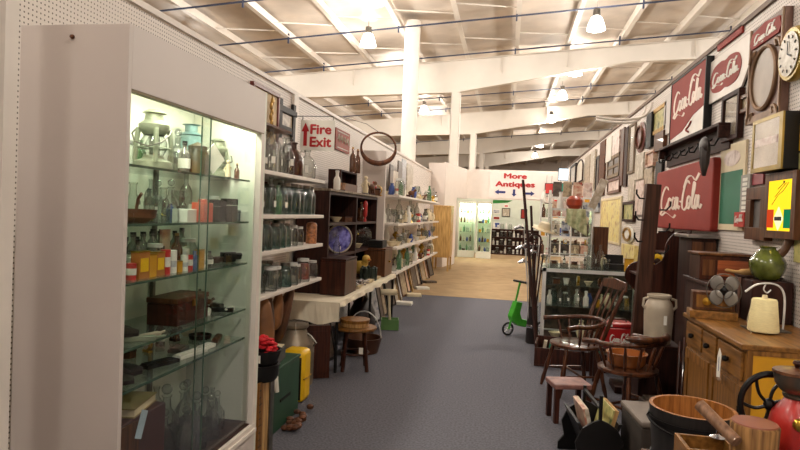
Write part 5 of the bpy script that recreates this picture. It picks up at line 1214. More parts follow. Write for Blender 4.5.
# things on the showcase top
ST = SZT+.0085
def topx(px, y): return on_y(px, 260, y).x
t = thing('display_rack', 'clear acrylic rack of small black goods on the showcase top', 'display rack', ((topx(549, 7.9)+topx(590, 7.9))/2, 7.95, ST)); w = topx(590, 7.9)-topx(549, 7.9)
mb = MB(); RH = .72
for x in (-w/2, w/2-.012): mb.box(x, x+.012, -.12, .12, 0, RH)
mb.box(-w/2, w/2, -.12, .12, RH, RH+.012).build('acrylic_frame', G_CLEAR, t, False)
MB().box(-w/2, w/2, -.125, -.12, RH-.01, RH+.015).box(-w/2, -w/2+.01, -.125, -.12, 0, RH).box(w/2-.01, w/2, -.125, -.12, 0, RH).box(-.006, .006, -.125, -.12, 0, RH-.01).build('bright_edge', STEEL, t, False)
for k in range(5): MB().box(-w/2+.012, w/2-.012, -.12, .12, .02+k*.13, .028+k*.13).build('shelf', G_SHELF, t, False)
for k in range(5):
    for q in range(4):
        x = topx(549, 7.9)+w*(q+.5)/4
        kk = ['trinket_box', 'small_clock', 'china_cup', 'dark_bottle', 'carving', 'figurine'][(k*5+q*3) % 6]
        item(kk, '%s, %s along tier %s of the acrylic rack' % (DESC[kk], ORD[q], ['one', 'two', 'three', 'four', 'five'][k]), (x, 7.9, ST+.0285+k*.13), .4*q, .62, 'goods in the acrylic rack')
def cloth_hang():
    mb = MB(); n = 12; vs = []
    for j in range(n+1):
        for i in range(n+1):
            u, v = i/n, j/n; vs.append((-.12+.24*u+.03*v, .012*math.sin(u*14+v*3), -.34*v*(.6+.4*u)))
    mb.add(vs, [(j*(n+1)+i, j*(n+1)+i+1, (j+1)*(n+1)+i+1, (j+1)*(n+1)+i) for j in range(n) for i in range(n)]); return mb
p = on_y(576, 208, 7.80)
o = solo('silk_scarf', cloth_hang(), mat('green_cream_silk', C8(150, 160, 112), .5, var=.2, c2=C8(206, 204, 160), scale=14), 'pale green patterned scarf draped over the acrylic rack', 'scarf', (p.x, 7.80, ST+RH+.015)); sd = o.modifiers.new('th', 'SOLIDIFY'); sd.thickness = .004
item('white_bottle', 'white figure shaped bottle on top of the acrylic rack, at left', (topx(558, 7.9), 7.95, ST+RH+.013), 0, 1.2)
t = thing('glass_lamp_shade', 'red orange glass shade standing on top of the acrylic rack', 'lamp shade', (topx(572, 7.9), 7.93, ST+RH+.013))
MB().lathe([(.06, 0), (.1, .05), (.1, .12), (.06, .16), (.04, .17)], 18).build('shade', mat('orange_glass', C8(160, 62, 34), .3, var=.3), t)
solo('letter_board', MB().box(-.05, .05, -.01, .01, 0, .4, T(ry=R(22))), A_CREAM, 'white leaning pamphlet rail right of the red orange shade', 'pamphlet', (topx(586, 7.9)+.05, 8.02, ST+RH+.035))
solo('wooden_case', MB().box(-.09, .09, -.06, .06, 0, .52).box(-.08, .08, -.064, -.06, .02, .5), WALNUT, 'upright brown wooden case on the showcase right of the acrylic rack', 'case', (topx(596, 7.9)+.06, 8.05, ST), 0, bevel=.003)
for i, (px, k, s, y) in enumerate(((591, 'milk_bottle', 1.25, 7.68), (600, 'glass_bottle', 1.2, 7.75), (588, 'clear_jar', 1.0, 7.8), (607, 'glass_tumbler', 1.2, 7.7), (604, 'ceramic_vase', 1.0, 7.9), (629, 'tobacco_tin', 1.4, 7.7), (545, 'stemmed_glass', 1.0, 7.72), (625, 'mug_green', 1.0, 7.9))):
    item(k, '%s standing on the showcase top, %s listed from middle' % (DESC[k], ORD[i]), (topx(px, y), y, ST), 0, s)
t = thing('jewellery_box', 'black open jewellery box on the right of the showcase top', 'box', (topx(615, 7.75), 7.8, ST))
MB().box(-.12, .12, -.08, .08, 0, .07).build('box_body', BLACK, t, False, .003); MB().box(-.12, .12, .08, .09, .07, .18).build('box_lid', BLACK, t, False, .003)
# far goods behind: rack, signs
t = thing('spinner_rack', 'tall white wire rack of colourful cards beyond the showcase', 'rack', (1.05, 10.6, 0))
mb = MB()
for x in (-.35, .35):
    for y in (-.2, .2): mb.tube([(x, y, 0), (x, y, 2.05)], .012, 6)
for k in range(6):
    z = .3+k*.33; mb.tube([(-.35, -.2, z), (.35, -.2, z)], .008, 6).tube([(-.35, .2, z), (.35, .2, z)], .008, 6).tube([(-.35, -.2, z), (-.35, .2, z)], .008, 6).tube([(.35, -.2, z), (.35, .2, z)], .008, 6)
mb.build('wire_frame', STEEL, t)
for k in range(6):
    for q in range(4): MB().box(-.32+q*.165, -.32+q*.165+.14, -.16, -.13, .31+k*.33, .31+k*.33+.25).build('card_pack', [A_PINK, A_DARK, A_CREAM, A_SEPIA, A_BLUE, A_RED, A_DARK][(k*3+q*2) % 7], t, False)
def faraway(px0, px1, py0, py1, y, m, label, name='hanging_sign', cat='sign', fr=None):
    a = on_y(px0, py0, y); b = on_y(px1, py1, y); t = thing(name, label, cat, ((a.x+b.x)/2, y, (a.z+b.z)/2)); w, h = b.x-a.x, a.z-b.z
    MB().box(-w/2, w/2, 0, .04, -h/2, h/2).build('board', fr or BLACK, t, False); MB().box(-w/2+.02, w/2-.02, -.01, 0, -h/2+.02, h/2-.02).build('face', m, t, False)
    MB().tube([(-w*.3, .02, h/2), (-w*.3, .02, h/2+.25)], .006, 5).tube([(w*.3, .02, h/2), (w*.3, .02, h/2+.25)], .006, 5).build('hanger', PEWTER, t); return t
faraway(558.5, 570, 168, 181, 19.5, emit('cool_lit_panel', (.8, .92, 1), 2.2), 'bright lit white sign at the far end of the right wall', 'lit_sign', 'lit sign')
faraway(558, 570, 183, 192, 19.4, mat('teal_sign', C8(30, 130, 110), .5), 'teal sign hanging below the bright white lit sign')
faraway(545, 553, 183, 194, 20.3, COKE2, 'small red shield sign at right of the banner'); faraway(545, 556, 196, 204, 20.3, A_PINK, 'small pale sign below the red shield sign')
# shelf of goods seen between club bag and rack
t = thing('wall_shelf', 'far white shelf rack of ornaments beyond the showcase', 'shelf', (1.25, 13.6, 0))
for z in (.4, .8, 1.2, 1.6, 1.95): MB().box(-.55, .5, -.2, .2, z-.02, z).build('shelf_board', W_TRIM, t, False)
for x in (-.54, .49): MB().box(x-.012, x+.012, -.2, .2, 0, 2.0).build('upright', STEEL, t, False)
rnd = random.Random(31)
for zi, z in enumerate((.4, .8, 1.2, 1.6, 1.95)):
    for q in range(8):
        k = rnd.choice(['white_bottle', 'blue_vase', 'red_tin', 'amber_bottle', 'ceramic_vase', 'clear_jar', 'tobacco_tin', 'oil_lamp'])
        item(k, '%s, far ornament rack, %s along %s level' % (DESC[k], ORD[q], ORD[4-zi]), (.76+q*.13, 13.5, z+.001), 0, 1.4, 'ornaments on the far rack')
# canes and golf clubs
bx = on_z(541, 338, 0)
t = thing('umbrella_stand', 'dark tall stand holding canes and golf clubs at left of the showcase', 'stand', (.35, 8.0, 0)); t.location = (.36, 7.78, 0)
MB().lathe([(.001, 0), (.07, 0), (.075, .02), (.06, .45), (.07, .47), (.055, .47), (.055, .05), (.001, .05)], 18).build('stand_body', DLEATH, t)
MB().lathe([(.072, .2), (.075, .22), (.069, .24)], 18).build('band', CHROME, t)
def cane(label, x0, y0, z0, px, py, y1, r, m, head=None, cat='cane', name='walking_cane'):
    e = on_y(px, py, y1); t = thing(name, label, cat, (x0, y0, z0), 0); d = Vector((e.x-x0, e.y-y0, e.z-z0))
    MB().tube([(0, 0, 0), tuple(d)], [r, r*.8], 8).build('shaft', m, t)
    if head == 'club':
        MB().tube([tuple(d), (d.x-.06, d.y-.01, d.z+.015), (d.x-.12, d.y-.02, d.z-.015)], [.012, .024, .016], 8).build('club_head', CHROME, t)
    elif head == 'knob': MB().ball(tuple(d), r*2.2, 10).build('knob', PEWTER, t)
    elif head == 'crook': MB().tube([(d.x+.07*math.cos(a)-.07, d.y, d.z+.07*math.sin(a)) for a in [PI*i/8 for i in range(9)]], r, 8).build('crook', m, t)
    return t
cane('very long dark pole leaning from the floor across the banner', .41, 7.36, .0, 523, 180, 7.9, .022, DWOOD, None, 'pole', 'long_pole')
cane('shorter dark pole right of the very long pole', .42, 7.44, .0, 531, 206, 7.95, .02, DWOOD, None, 'pole', 'long_pole')
cane('golf club with curved putter head at the left', .34, 7.77, .08, 524, 228, 7.8, .006, STEEL, 'club', 'golf club', 'golf_club')
for i, (px, py, h) in enumerate(((526, 248, 'club'), (530, 255, 'knob'), (533, 245, 'club'), (537, 252, 'club'), (541, 240, 'crook'), (528, 262, 'club'), (543, 256, 'knob'), (536, 236, 'knob'), (539, 246, 'club'), (533, 258, 'knob'))):
    lab = {'club': 'golf club standing in the dark stand', 'knob': 'knob topped cane in the dark stand', 'crook': 'crook handled cane in the dark stand'}[h]
    cane(lab+', %s of the bunch' % ORD[i], .33+.006*i, 7.76+.012*(i % 4), .08, px, py, 7.7+.03*i, .007 if h == 'club' else .012, STEEL if h == 'club' else MAHOG, h, 'golf club' if h == 'club' else 'cane', 'golf_club' if h == 'club' else 'walking_cane')
t = thing('canvas_hat', 'pale straw hat resting on the cane bunch', 'hat', on_y(544, 229, 7.9), 0)
t.rotation_euler = (.2, .25, 0)
MB().lathe([(.001, .09), (.06, .085), (.08, .05), (.085, .01), (.16, 0), (.16, -.008), (.001, -.005)], 20).build('hat_body', CREAM, t)
# green scooter
t = thing('kick_scooter', 'bright green child kick scooter on the carpet at left of the showcase', 'scooter', (.12, 8.2, 0), .62)
def wheel(x): 
    w = MB().tube([(x+.0+.078*math.cos(a), 0, .088+.078*math.sin(a)) for a in [2*PI*i/24 for i in range(24)]], .014, 8, True).build('wheel', BLACK, t)
    mb = MB().ball((x, 0, .088), .02, 8)
    for k in range(5): a = 2*PI*k/5; mb.tube([(x, 0, .088), (x+.072*math.cos(a), 0, .088+.072*math.sin(a))], .007, 6)
    mb.build('spokes', STEEL, w)
wheel(-.07); wheel(.33)
MB().prism([(-.03, .2), (.06, .13), (.30, .08), (.33, .17), (.12, .22), (.09, .3), (.12, .44), (.03, .46), (-.05, .26)], -.05, .05).build('deck', LGREEN, t, False, .008)
MB().tube([(-.07, -.02, .088), (-.01, 0, .25), (.05, 0, .5), (.1, 0, .72)], .014, 8).build('steering_post', LGREEN, t); MB().tube([(.1, -.14, .72), (.1, .14, .72)], .016, 8).build('handlebar', BLACK, t)
# long shallow tray of bottles and books on the floor
a = on_z(534, 364, 0)
t = thing('wooden_tray', 'long red brown wooden trough of bottles and books under the front chair', 'trough', (.78, 6.75, 0), -.10)
MB().box(-.42, .42, -.2, .2, .0, .02).box(-.42, .42, -.2, -.18, .02, .2).box(-.42, .42, .18, .2, .02, .26).box(-.42, -.40, -.18, .18, .02, .24).box(.40, .42, -.18, .18, .02, .24).build('trough_boards', MAHOG, t, False, .004)
for i in range(11):
    k = i % 4; mm = [A_CREAM, BOARDG, A_DARK, A_BLUE][k]
    t2 = solo('paperback_book', MB().box(-.018, .018, -.1, .1, 0, .22), mm, '%s book standing in the wooden trough, %s from left' % (['cream', 'green', 'dark', 'blue grey'][k], ORD[i]), 'book', (.44+i*.062, 6.78-i*.006, .023), -.1, 'books in the wooden trough', .002, (R(-6), R(8), -.1))
# red cooler on a small stand
t = thing('side_table', 'low dark wooden stand carrying the red cooler', 'table', (1.10, 6.27, 0))
MB().box(-.22, .22, -.14, .14, .31, .34).build('table_top', DWOODX, t, False, .003)
for sx in (-.19, .19):
    for sy in (-.11, .11): MB().box(sx-.02, sx+.02, sy-.02, sy+.02, 0, .31).build('leg', DWOOD, t, False)
a = on_y(603, 319, 6.25); b = on_y(630, 345, 6.25)
t = thing('drinks_cooler', 'small bright red cooler box with white Coca-Cola lettering', 'cooler', ((a.x+b.x)/2, 6.27, .342)); w, h = b.x-a.x, .25
MB().box(-w/2, w/2, -.1, .1, 0, h-.05).build('cooler_body', REDP, t, False, .012); MB().box(-w/2-.005, w/2+.005, -.105, .105, h-.048, h).build('cooler_lid', REDP, t, False, .015)
coke_text(MB(), -w*.3, h*.18, w*.72, h*.42, -.104, -.1, .085).build('lettering', PAPER, t, False); MB().box(-w*.45, -w*.2, -.108, -.104, h*.84, h*.92).build('lid_label', PAPER, t, False)
MB().tube([(-w*.35, 0, h), (-w*.3, 0, h+.03), (w*.3, 0, h+.03), (w*.35, 0, h)], .008, 6).build('carry_handle', PEWTER, t)
# ---------------- chairs
def windsor(label, loc, rz, arm_up=.2, back=0, s=1):
    """captain's style chair: round seat, turned spindles, bent arm bow; faces local -Y"""
    t = thing('wooden_armchair', label, 'chair', loc, rz); t.scale = (s, s, s)
    MB().lathe([(.001, .415), (.2, .415), (.235, .43), (.235, .45), (.2, .462), (.001, .452)], 26, None, 1, .95).build('seat', CHAIRW, t)
    for sx in (-1, 1):
        for sy in (-1, 1):
            p0 = Vector((sx*.15, sy*.14, .42)); p1 = Vector((sx*.22, sy*.22, 0)); pts = [p0.lerp(p1, q/6) for q in range(7)]
            MB().tube(pts, [.014, .02, .017, .024, .018, .021, .013], 10).build('leg', CHAIRW, t)
    MB().tube([(-.19, -.18, .18), (-.19, .18, .18)], .011, 8).build('stretcher', CHAIRW, t); MB().tube([(.19, -.18, .18), (.19, .18, .18)], .011, 8).build('stretcher', CHAIRW, t); MB().tube([(-.19, 0, .18), (.19, 0, .18)], .012, 8).build('stretcher', CHAIRW, t)
    bow = []
    for i in range(17):
        a = -PI*.12+PI*1.24*i/16; bow.append((.27*math.cos(a), .25*math.sin(a), .45+arm_up+.03*max(0, math.sin(a))))
    bow = [(.29, -.2, .45+arm_up-.01)]+bow+[(-.29, -.2, .45+arm_up-.01)]
    MB().tube(bow, [.022]*2+[.019]*(len(bow)-4)+[.022]*2, 10).build('arm_bow', CHAIRW, t)
    for i in range(9):
        a = -PI*.08+PI*1.16*i/8
        pa = Vector((.2*math.cos(a), .18*math.sin(a), .455)); pb = Vector((.27*math.cos(a), .25*math.sin(a), .45+arm_up)); 
        MB().tube([pa, pa.lerp(pb, .5), pb], [.008, .014, .008], 8).build('spindle', CHAIRW, t)
    if back:
        top = []
        for sx in (-1, 1): MB().tube([(sx*.17, .17, .455), (sx*.2, .25, .45+back*.5), (sx*.21, .36, .45+back)], [.016, .02, .014], 8).build('back_post', CHAIRW, t)
        for i in range(3): MB().tube([(-.08+i*.08, .18, .455), (-.09+i*.09, .26, .45+back*.5), (-.09+i*.09, .36, .42+back)], .009, 8).build('spindle', CHAIRW, t)
        MB().prism([(-.23, -.03), (.23, -.03), (.21, .05), (0, .07), (-.21, .05)], -.012, .012, T(0, .36, .44+back, rx=R(-12))).build('crest_rail', CHAIRW, t, False, .004)
    else:
        MB().tube([(.24*math.cos(a), .04+.24*math.sin(a), .52+arm_up) for a in [PI*.15+PI*.7*i/10 for i in range(11)]], [.014]+[.026]*9+[.014], 10).build('crest_rail', CHAIRW, t)
    return t
windsor('tall backed wooden armchair standing before the showcase', (.66, 5.75, 0), R(-72), .19, .55)
windsor('low bow backed wooden captain chair in front of the hall tree', (.98, 4.95, 0), R(-142), .2, 0, 1.0)
pot('wooden_bowl', 'shiny turned wooden bowl on the seat of the captain chair', (.97, 4.97, .463), .15, .10, mat('turned_wood', C8(150, 88, 44), .25, coat=.5), 'bowl')
# stoneware churn on a box
t = thing('storage_box', 'plain dark wooden box holding up the stoneware churn', 'box', (1.29, 5.42, 0)); MB().box(-.16, .16, -.16, .16, 0, .55).build('box_body', DWOOD, t, False, .005); MB().box(-.165, .165, -.165, .165, .552, .575).build('box_lid', DWOODX, t, False, .004)
t = thing('stoneware_churn', 'tall pale grey stoneware churn with ear handles left of the oak cabinet', 'churn', (1.29, 5.38, .577)); t.scale = (.8, .8, .95)
MB().lathe([(.001, 0), (.125, 0)]+crom([(.135, .03), (.145, .28), (.13, .35), (.108, .385), (.106, .40)], 4)+[(.12, .41), (.122, .43), (.105, .435), (.095, .4), (.001, .38)], 28).build('churn_body', STONEW, t)
for s in (-1, 1): MB().tube([(s*.115, -.02, .40), (s*.16, -.03, .39), (s*.165, -.03, .33), (s*.135, -.02, .30)], .013, 8).build('handle', STONEW, t)
MB().box(.02, .05, -.146, -.143, .18, .26).build('price_tag', PAPER, t, False)
# small stool with plaid top, magazine rack, trunk
t = thing('foot_stool', 'small square stool with reddish worn top before the chairs', 'foot stool', (.53, 4.92, 0), .25)
MB().box(-.15, .15, -.12, .12, .27, .31).build('seat', mat('rosy_worn_wood', C8(134, 92, 84), .5, var=.3, scale=14), t, False, .01)
for sx in (-.12, .12):
    for sy in (-.09, .09): MB().box(sx-.018, sx+.018, sy-.018, sy+.018, 0, .27).build('leg', MAHOG, t, False)
t = thing('magazine_rack', 'black magazine rack with lyre shaped end boards', 'magazine rack', (.60, 4.1, 0), .12)
ly = [(-.17, 0), (.17, 0), (.17, .05), (.13, .1), (.15, .2), (.11, .29), (.05, .33), (0, .35), (-.05, .33), (-.11, .29), (-.15, .2), (-.13, .1), (-.17, .05)]
for yy in (-.2, .2): MB().prism(ly, yy-.01, yy+.01).build('end_board', BLACK, t, False, .003)
MB().prism([(-.14, .32), (-.12, .32), (-.02, .08), (-.04, .08)], -.19, .19).prism([(.14, .32), (.12, .32), (.02, .08), (.04, .08)], -.19, .19).build('side_board', BLACK, t, False); MB().tube([(0, -.2, .42), (0, .2, .42)], .013, 8).build('handle_bar', BLACK, t)
MB().tube([(0, -.2, .33), (0, -.2, .5)], .012, 8).tube([(0, .2, .33), (0, .2, .45)], .012, 8).build('handle_post', BLACK, t)
for i, mm in enumerate((A_GREEN, PINE, A_RED, A_CREAM)):
    solo('magazine', MB().box(-.012, .012, -.14, .14, 0, .3), mm, '%s magazine standing in the black rack' % ['green', 'tan', 'red', 'cream'][i], 'magazine', (.60+(.035 if i < 2 else -.035)+.012*i, 4.1, .1), .12, 'magazines in the rack', .001, (0, R(14 if i < 2 else -14), .12))
t = thing('luggage_chest', 'grey lidded trunk between the magazine rack and the bucket', 'trunk', (.98, 3.95, 0), .1)
MB().box(-.17, .2, -.22, .2, 0, .38).build('trunk_body', mat('dark_grey_canvas', C8(60, 52, 46), .7, var=.2), t, False, .01); MB().box(-.18, .21, -.23, .21, .383, .42).build('lid', mat('grey_slate_lid', C8(112, 100, 90), .6, var=.12), t, False, .015)
MB().box(-.08, -.03, -.236, -.232, .22, .3, T(0, 0, 0)).box(0, .05, -.236, -.232, .1, .2).build('price_tag', CREAM, t, False)
# staved bucket on a crate
t = thing('packing_crate', 'rough wooden crate carrying the black bucket', 'crate', (1.02, 3.2, 0)); MB().box(-.25, .25, -.25, .25, 0, .36).build('crate_boards', WALNUT, t, False, .004)
t = thing('wooden_bucket', 'large black staved bucket with honey coloured inside and wire handle', 'bucket', (.925, 3.12, .362)); t.scale = (.86, .86, .86)
MB().lathe([(.001, 0), (.19, 0), (.225, .38), (.228, .40)], 30).build('stave_body', mat('black_staves', C8(34, 30, 28), .5, var=.35, scale=8, stretch=(6, 6, .4)), t)
MB().lathe([(.228, .40), (.208, .40), (.19, .12), (.001, .12)], 30).build('inner_wall', wood('honey_wood', C8(156, 96, 44), C8(172, 112, 56)), t)
MB().lathe([(.222, .31), (.228, .31), (.231, .34), (.226, .34)], 30).lathe([(.203, .09), (.208, .09), (.212, .12), (.206, .12)], 30).build('hoop', BLACKM, t)
MB().tube([(-.23, 0, .35)]+[(.24*math.cos(PI+PI*i/14), .12*math.sin(PI+PI*i/14)*2.0, .33-.05*math.sin(PI*i/14)) for i in range(15)]+[(.23, 0, .35)], .006, 6).build('bail_handle', BLACKM, t)
MB().lathe([(.018, -.06), (.02, -.05), (.02, .05), (.018, .06)], 10, T(0, -.245, .285, ry=PI/2)).build('wire_grip', DWOOD, t)
# oak cabinet
CX, CY0, CY1, CZ = 1.22, 3.36, 4.42, .985
t = thing('oak_cabinet', 'golden oak cabinet with drawers and doors on the right', 'cabinet', (CX, (CY0+CY1)/2, 0), 0); hw = (CY1-CY0)/2
MB().box(.03, .55, -hw+.02, hw-.02, .02, CZ-.03).build('cabinet_body', OAK, t, False)
MB().box(0, .57, -hw, hw, CZ-.03, CZ).build('worktop', OAKX, t, False, .006)
MB().box(.06, .52, -hw+.008, -hw+.02, .04, CZ-.055).build('end_panel', YELW, t, False)
MB().box(.03, .058, -hw+.004, -hw+.02, .02, CZ-.03).box(.058, .55, -hw+.004, -hw+.02, CZ-.055, CZ-.03).build('end_frame', OAK, t, False)
for i, (ya, yb) in enumerate(((hw-.36, hw-.04), (-.1, .14), (-hw+.04, -.13))):
    zt, zb = CZ-.05, CZ-.20
    d = MB().box(.014, .03, ya, yb, zb, zt).build('drawer', OAKX, t, False, .004)
    MB().lathe([(.01, 0), (.018, .015), (.014, .03), (.001, .032)], 12, T(.014, (ya+yb)/2, (zb+zt)/2, ry=-PI/2)).build('knob', BLACKM, d)
for i, (ya, yb) in enumerate(((.02, hw-.04), (-hw+.04, -.01))):
    d = MB().box(.014, .03, ya, ya+.06, .06, CZ-.23).box(.014, .03, yb-.06, yb, .06, CZ-.23).box(.014, .03, ya+.06, yb-.06, .06, .12).box(.014, .03, ya+.06, yb-.06, CZ-.29, CZ-.23).build('door', OAK, t, False, .003)
    MB().box(.022, .03, ya+.06, yb-.06, .12, CZ-.29).build('door_panel', OAK, d, False)
    for zz in (.2, .62): MB().lathe([(.006, -.03), (.006, .03)], 8, T(.012, yb-.008 if i == 0 else ya+.008, zz)).build('hinge', BLACKM, d)
c = on_x(722, 357, CX-.01)
t = thing('paper_tag', 'white and blue paper tag hanging from a cabinet knob', 'tag', (CX-.024, c.y, c.z-.03), -PI/2)
MB().prism([(-.03, -.09), (.02, -.08), (.03, .05), (0, .08), (-.028, .03)], -.001, .001).build('tag_card', PAPER, t, False); MB().box(-.003, .003, -.002, -.001, -.05, .03).build('blue_stripe', BLUEP, t, False)
# things on the oak cabinet
def onc(px, py, z): return on_z(px, py, z)
p = on_z(735, 325, CZ); p = Vector((1.48, 3.9, 0))
t = thing('cone_of_yarn', 'big cone of cream yarn on the near end of oak cabinet', 'yarn cone', on_z(763, 331, CZ+.011)); t.scale = (.8, .8, .93)
MB().lathe([(.001, 0), (.098, 0), (.102, .01), (.082, .19), (.076, .2), (.001, .2)], 28).build('yarn_body', YARN, t)
MB().lathe([(.02, .2), (.016, .225), (.012, .225)], 12).build('cone_core', CREAM, t)
MB().tube(crom([(-.095, -.03, .18), (-.12, -.03, .05), (-.1, -.06, -.01), (-.17, -.05, -.015)], 5), .0016, 4).build('loose_thread', CREAM, t)
t = thing('metal_stand', 'arched wire stand around the cone of yarn', 'stand', on_z(767, 330, CZ+.001))
MB().tube(crom([(.085, 0, .01), (.085, 0, .2), (.04, 0, .27), (-.06, 0, .27), (-.13, 0, .22)], 6), .006, 6).build('arch', STEEL, t)
MB().box(-.12, .1, -.08, .08, 0, .008).build('base_plate', PEWTER, t, False); MB().tube(crom([(-.02, 0, .27), (-.03, 0, .24), (-.01, 0, .22), (.01, 0, .24)], 4), .004, 6).build('hook', STEEL, t)
# pleated dark radiator like bellows
q = on_y(754, 322, 3.85)
q = on_z(756, 318, CZ+.001)
t = thing('accordion', 'dark pleated accordion standing behind the cone of yarn', 'accordion', q, R(-10))
ACC = q
mb = MB()
for k in range(7): mb.box(-.125+k*.036, -.125+k*.036+.015, -.075, .075, 0, .27)
mb.build('bellows', mat('dark_bellows', C8(104, 72, 58), .5, var=.2), t, False, .003); MB().box(-.126, .126, -.04, .04, .005, .26).build('bellows_core', BLACK, t, False)
MB().box(-.13, .13, -.075, .075, .272, .285).build('top_edge', DWOOD, t, False, .003)
# fan
q = on_y(722, 318, 4.0)
t = thing('desk_fan', 'small old desk fan with grey blades and green base', 'fan', on_z(722, 319, CZ+.001), R(-15))
MB().lathe([(.001, 0), (.065, 0), (.06, .015), (.02, .03), (.012, .04), (.012, .14), (.001, .14)], 18).build('base', mat('dark_green_enamel', C8(38, 82, 60), .3), t)
bl = MB()
for k in range(4):
    a = PI/4+k*PI/2; bl.ball((.06*math.cos(a), -.05, .19+.068*math.sin(a)), .05, 14, .8, .1, 1.0)
bl.build('fan_blades', mat('grey_blades', C8(140, 136, 130), .35, .5), t)
MB().lathe([(.001, -.06), (.03, -.055), (.035, 0), (.03, .04), (.001, .05)], 14, T(0, 0, .19, rx=PI/2)).build('motor', BLACKM, t)
MB().tube([(.1*math.cos(2*PI*i/20), -.055, (.19+.108*math.sin(2*PI*i/20))) for i in range(20)], .0035, 5, True).tube([(.05*math.cos(2*PI*i/14), -.065, .19+.05*math.sin(2*PI*i/14)) for i in range(14)], .003, 5, True).build('wire_guard', PEWTER, t)
solo('price_tag', MB().prism([(-.025, -.035), (.02, -.04), (.03, .03), (0, .045), (-.02, .025)], -.001, .001, T(rx=R(-20))), PAPER, 'white paper tag standing at the foot of the desk fan', 'tag', on_z(709, 317, CZ)+Vector((0, 0, .04)))
# wooden phone box
q = on_y(715, 300, 4.25)
t = thing('wooden_instrument', 'orange brown wooden box instrument behind the desk fan', 'box', (q.x-.02, 4.25, CZ+.001), R(-8))
MB().box(-.14, .14, -.1, .06, 0, .05).build('base', OAKX, t, False, .004); MB().box(-.12, .13, -.05, .06, .052, .17).build('box_body', WALNUT, t, False, .004); MB().box(-.1, .11, -.055, -.05, .07, .15).build('front_panel', OAK, t, False)
MB().lathe([(.02, 0), (.026, .015), (.001, .02)], 14, T(-.04, -.055, .11, rx=PI/2)).build('dial', BRASS, t)
# chest and stack behind (against the wall)
q0 = on_y(697, 252, 4.75); q1 = on_y(756, 281, 4.75)
t = thing('sewing_box', 'long brown panelled wooden chest behind the fan under the green board', 'chest', (1.57, 4.82, 0)); 
z0, zt = on_y(730, 281, 4.7).z, on_y(730, 254, 4.7).z
t.location = (1.52, 4.86, z0)
MB().box(-.12, .26, -.14, .12, 0, zt-z0-.02).build('chest_body', MAHOG, t, False, .004); MB().box(-.135, .265, -.15, .13, zt-z0-.018, zt-z0).build('chest_lid', WALNUT, t, False, .004)
MB().box(.0, .24, -.146, -.14, .03, zt-z0-.05).build('front_panel', wood('rosy_panel', C8(128, 62, 36), C8(150, 80, 48), axis='x'), t, False)
MB().box(-.1, -.02, -.146, -.14, .03, zt-z0-.05).build('front_panel', WALNUT, t, False)
t = thing('dresser_base', 'dark wooden dresser along the wall under the panelled chest', 'dresser', (1.5, 4.86, 0)); MB().box(-.10, .28, -.38, .2, 0, z0-.03).build('dresser_body', DWOOD, t, False, .004); MB().box(-.12, .29, -.39, .21, z0-.028, z0-.002).build('dresser_top', DWOODX, t, False, .004)
# dark side board with grey top further back
zt2 = on_y(715, 236, 5.4).z
t = thing('sideboard', 'dark sideboard with grey top under the big red sign', 'sideboard', (1.66, 5.75, 0))
MB().box(-.08, .12, -.18, .22, 0, zt2-.03).build('cabinet_body', DWOOD, t, False, .004); MB().box(-.12, .13, -.22, .24, zt2-.028, zt2).build('worktop', mat('grey_marble', C8(120, 112, 108), .3, var=.15), t, False, .004)
for k in range(2): MB().box(-.075+.1*k, .015+.1*k, -.186, -.18, zt2-.3, zt2-.06).build('door', WALNUT, t, False, .003)
# curved what-not
t = thing('whatnot_shelf', 'dark scroll sided whatnot shelf between hall tree and sideboard', 'whatnot', (1.53, 6.6, 0))
side = crom([(0, 0), (.05, .4), (0, .7), (-.14, .85), (-.24, .98), (-.2, 1.12), (-.02, 1.22), (.02, 1.4), (.1, 1.5), (.22, 1.5), (.25, 1.4), (.25, 0)], 4)
for yy in (-.32, .3): MB().prism([(-x*1.0, z) if False else (x, z) for x, z in side], yy, yy+.02).build('side_panel', MAHOG, t, False, .003)
for z, x0 in ((.5, .04), (1.06, -.2), (1.3, .02)): MB().box(x0, .24, -.3, .3, z-.02, z).build('shelf_board', MAHOG, t, False)
mb = MB()
for k in range(12): a = k*PI/6; mb.ball((.05*math.cos(a), 0, .14+.05*math.sin(a)), .028, 8, 1, .5, 1)
t = thing('silk_sunflower', 'yellow sunflower in a small pot on the whatnot shelf', 'flower', (1.50, 6.42, 1.062)); mb.build('petals', YELP, t); MB().ball((0, -.02, .14), .035, 10, 1, .5, 1).build('flower_centre', DWOOD, t); MB().lathe([(.001, 0), (.03, 0), (.04, .07), (.001, .07)], 12).tube([(0, 0, .06), (0, 0, .12)], .006, 6).build('pot', PALEGRN, t)
for i, (mm, nm) in enumerate(((CREAM, 'cream'), (A_YEL, 'tan'), (mat('bottle_green', C8(30, 70, 50), .4), 'dark green'), (A_CREAM, 'pale'), (A_RED, 'red'))):
    solo('old_book', MB().box(-.1, .08, -.016, .016, 0, .22).box(-.098, .078, -.018, -.016, .01, .21), mm, '%s book upright on the whatnot shelf' % nm, 'book', (1.58+i*.042, 6.42, 1.062), -PI/2, 'books on the whatnot', .002)
solo('glass_dish', MB().lathe([(.001, 0), (.05, 0), (.09, .05), (.085, .05), (.045, .01), (.001, .01)], 16), PAPER, 'white shallow dish on the lower whatnot shelf', 'dish', (1.42, 6.5, .502))
item('white_bottle', 'white bottle on the lower whatnot shelf', (1.55, 6.65, .502), 0, 1.3)
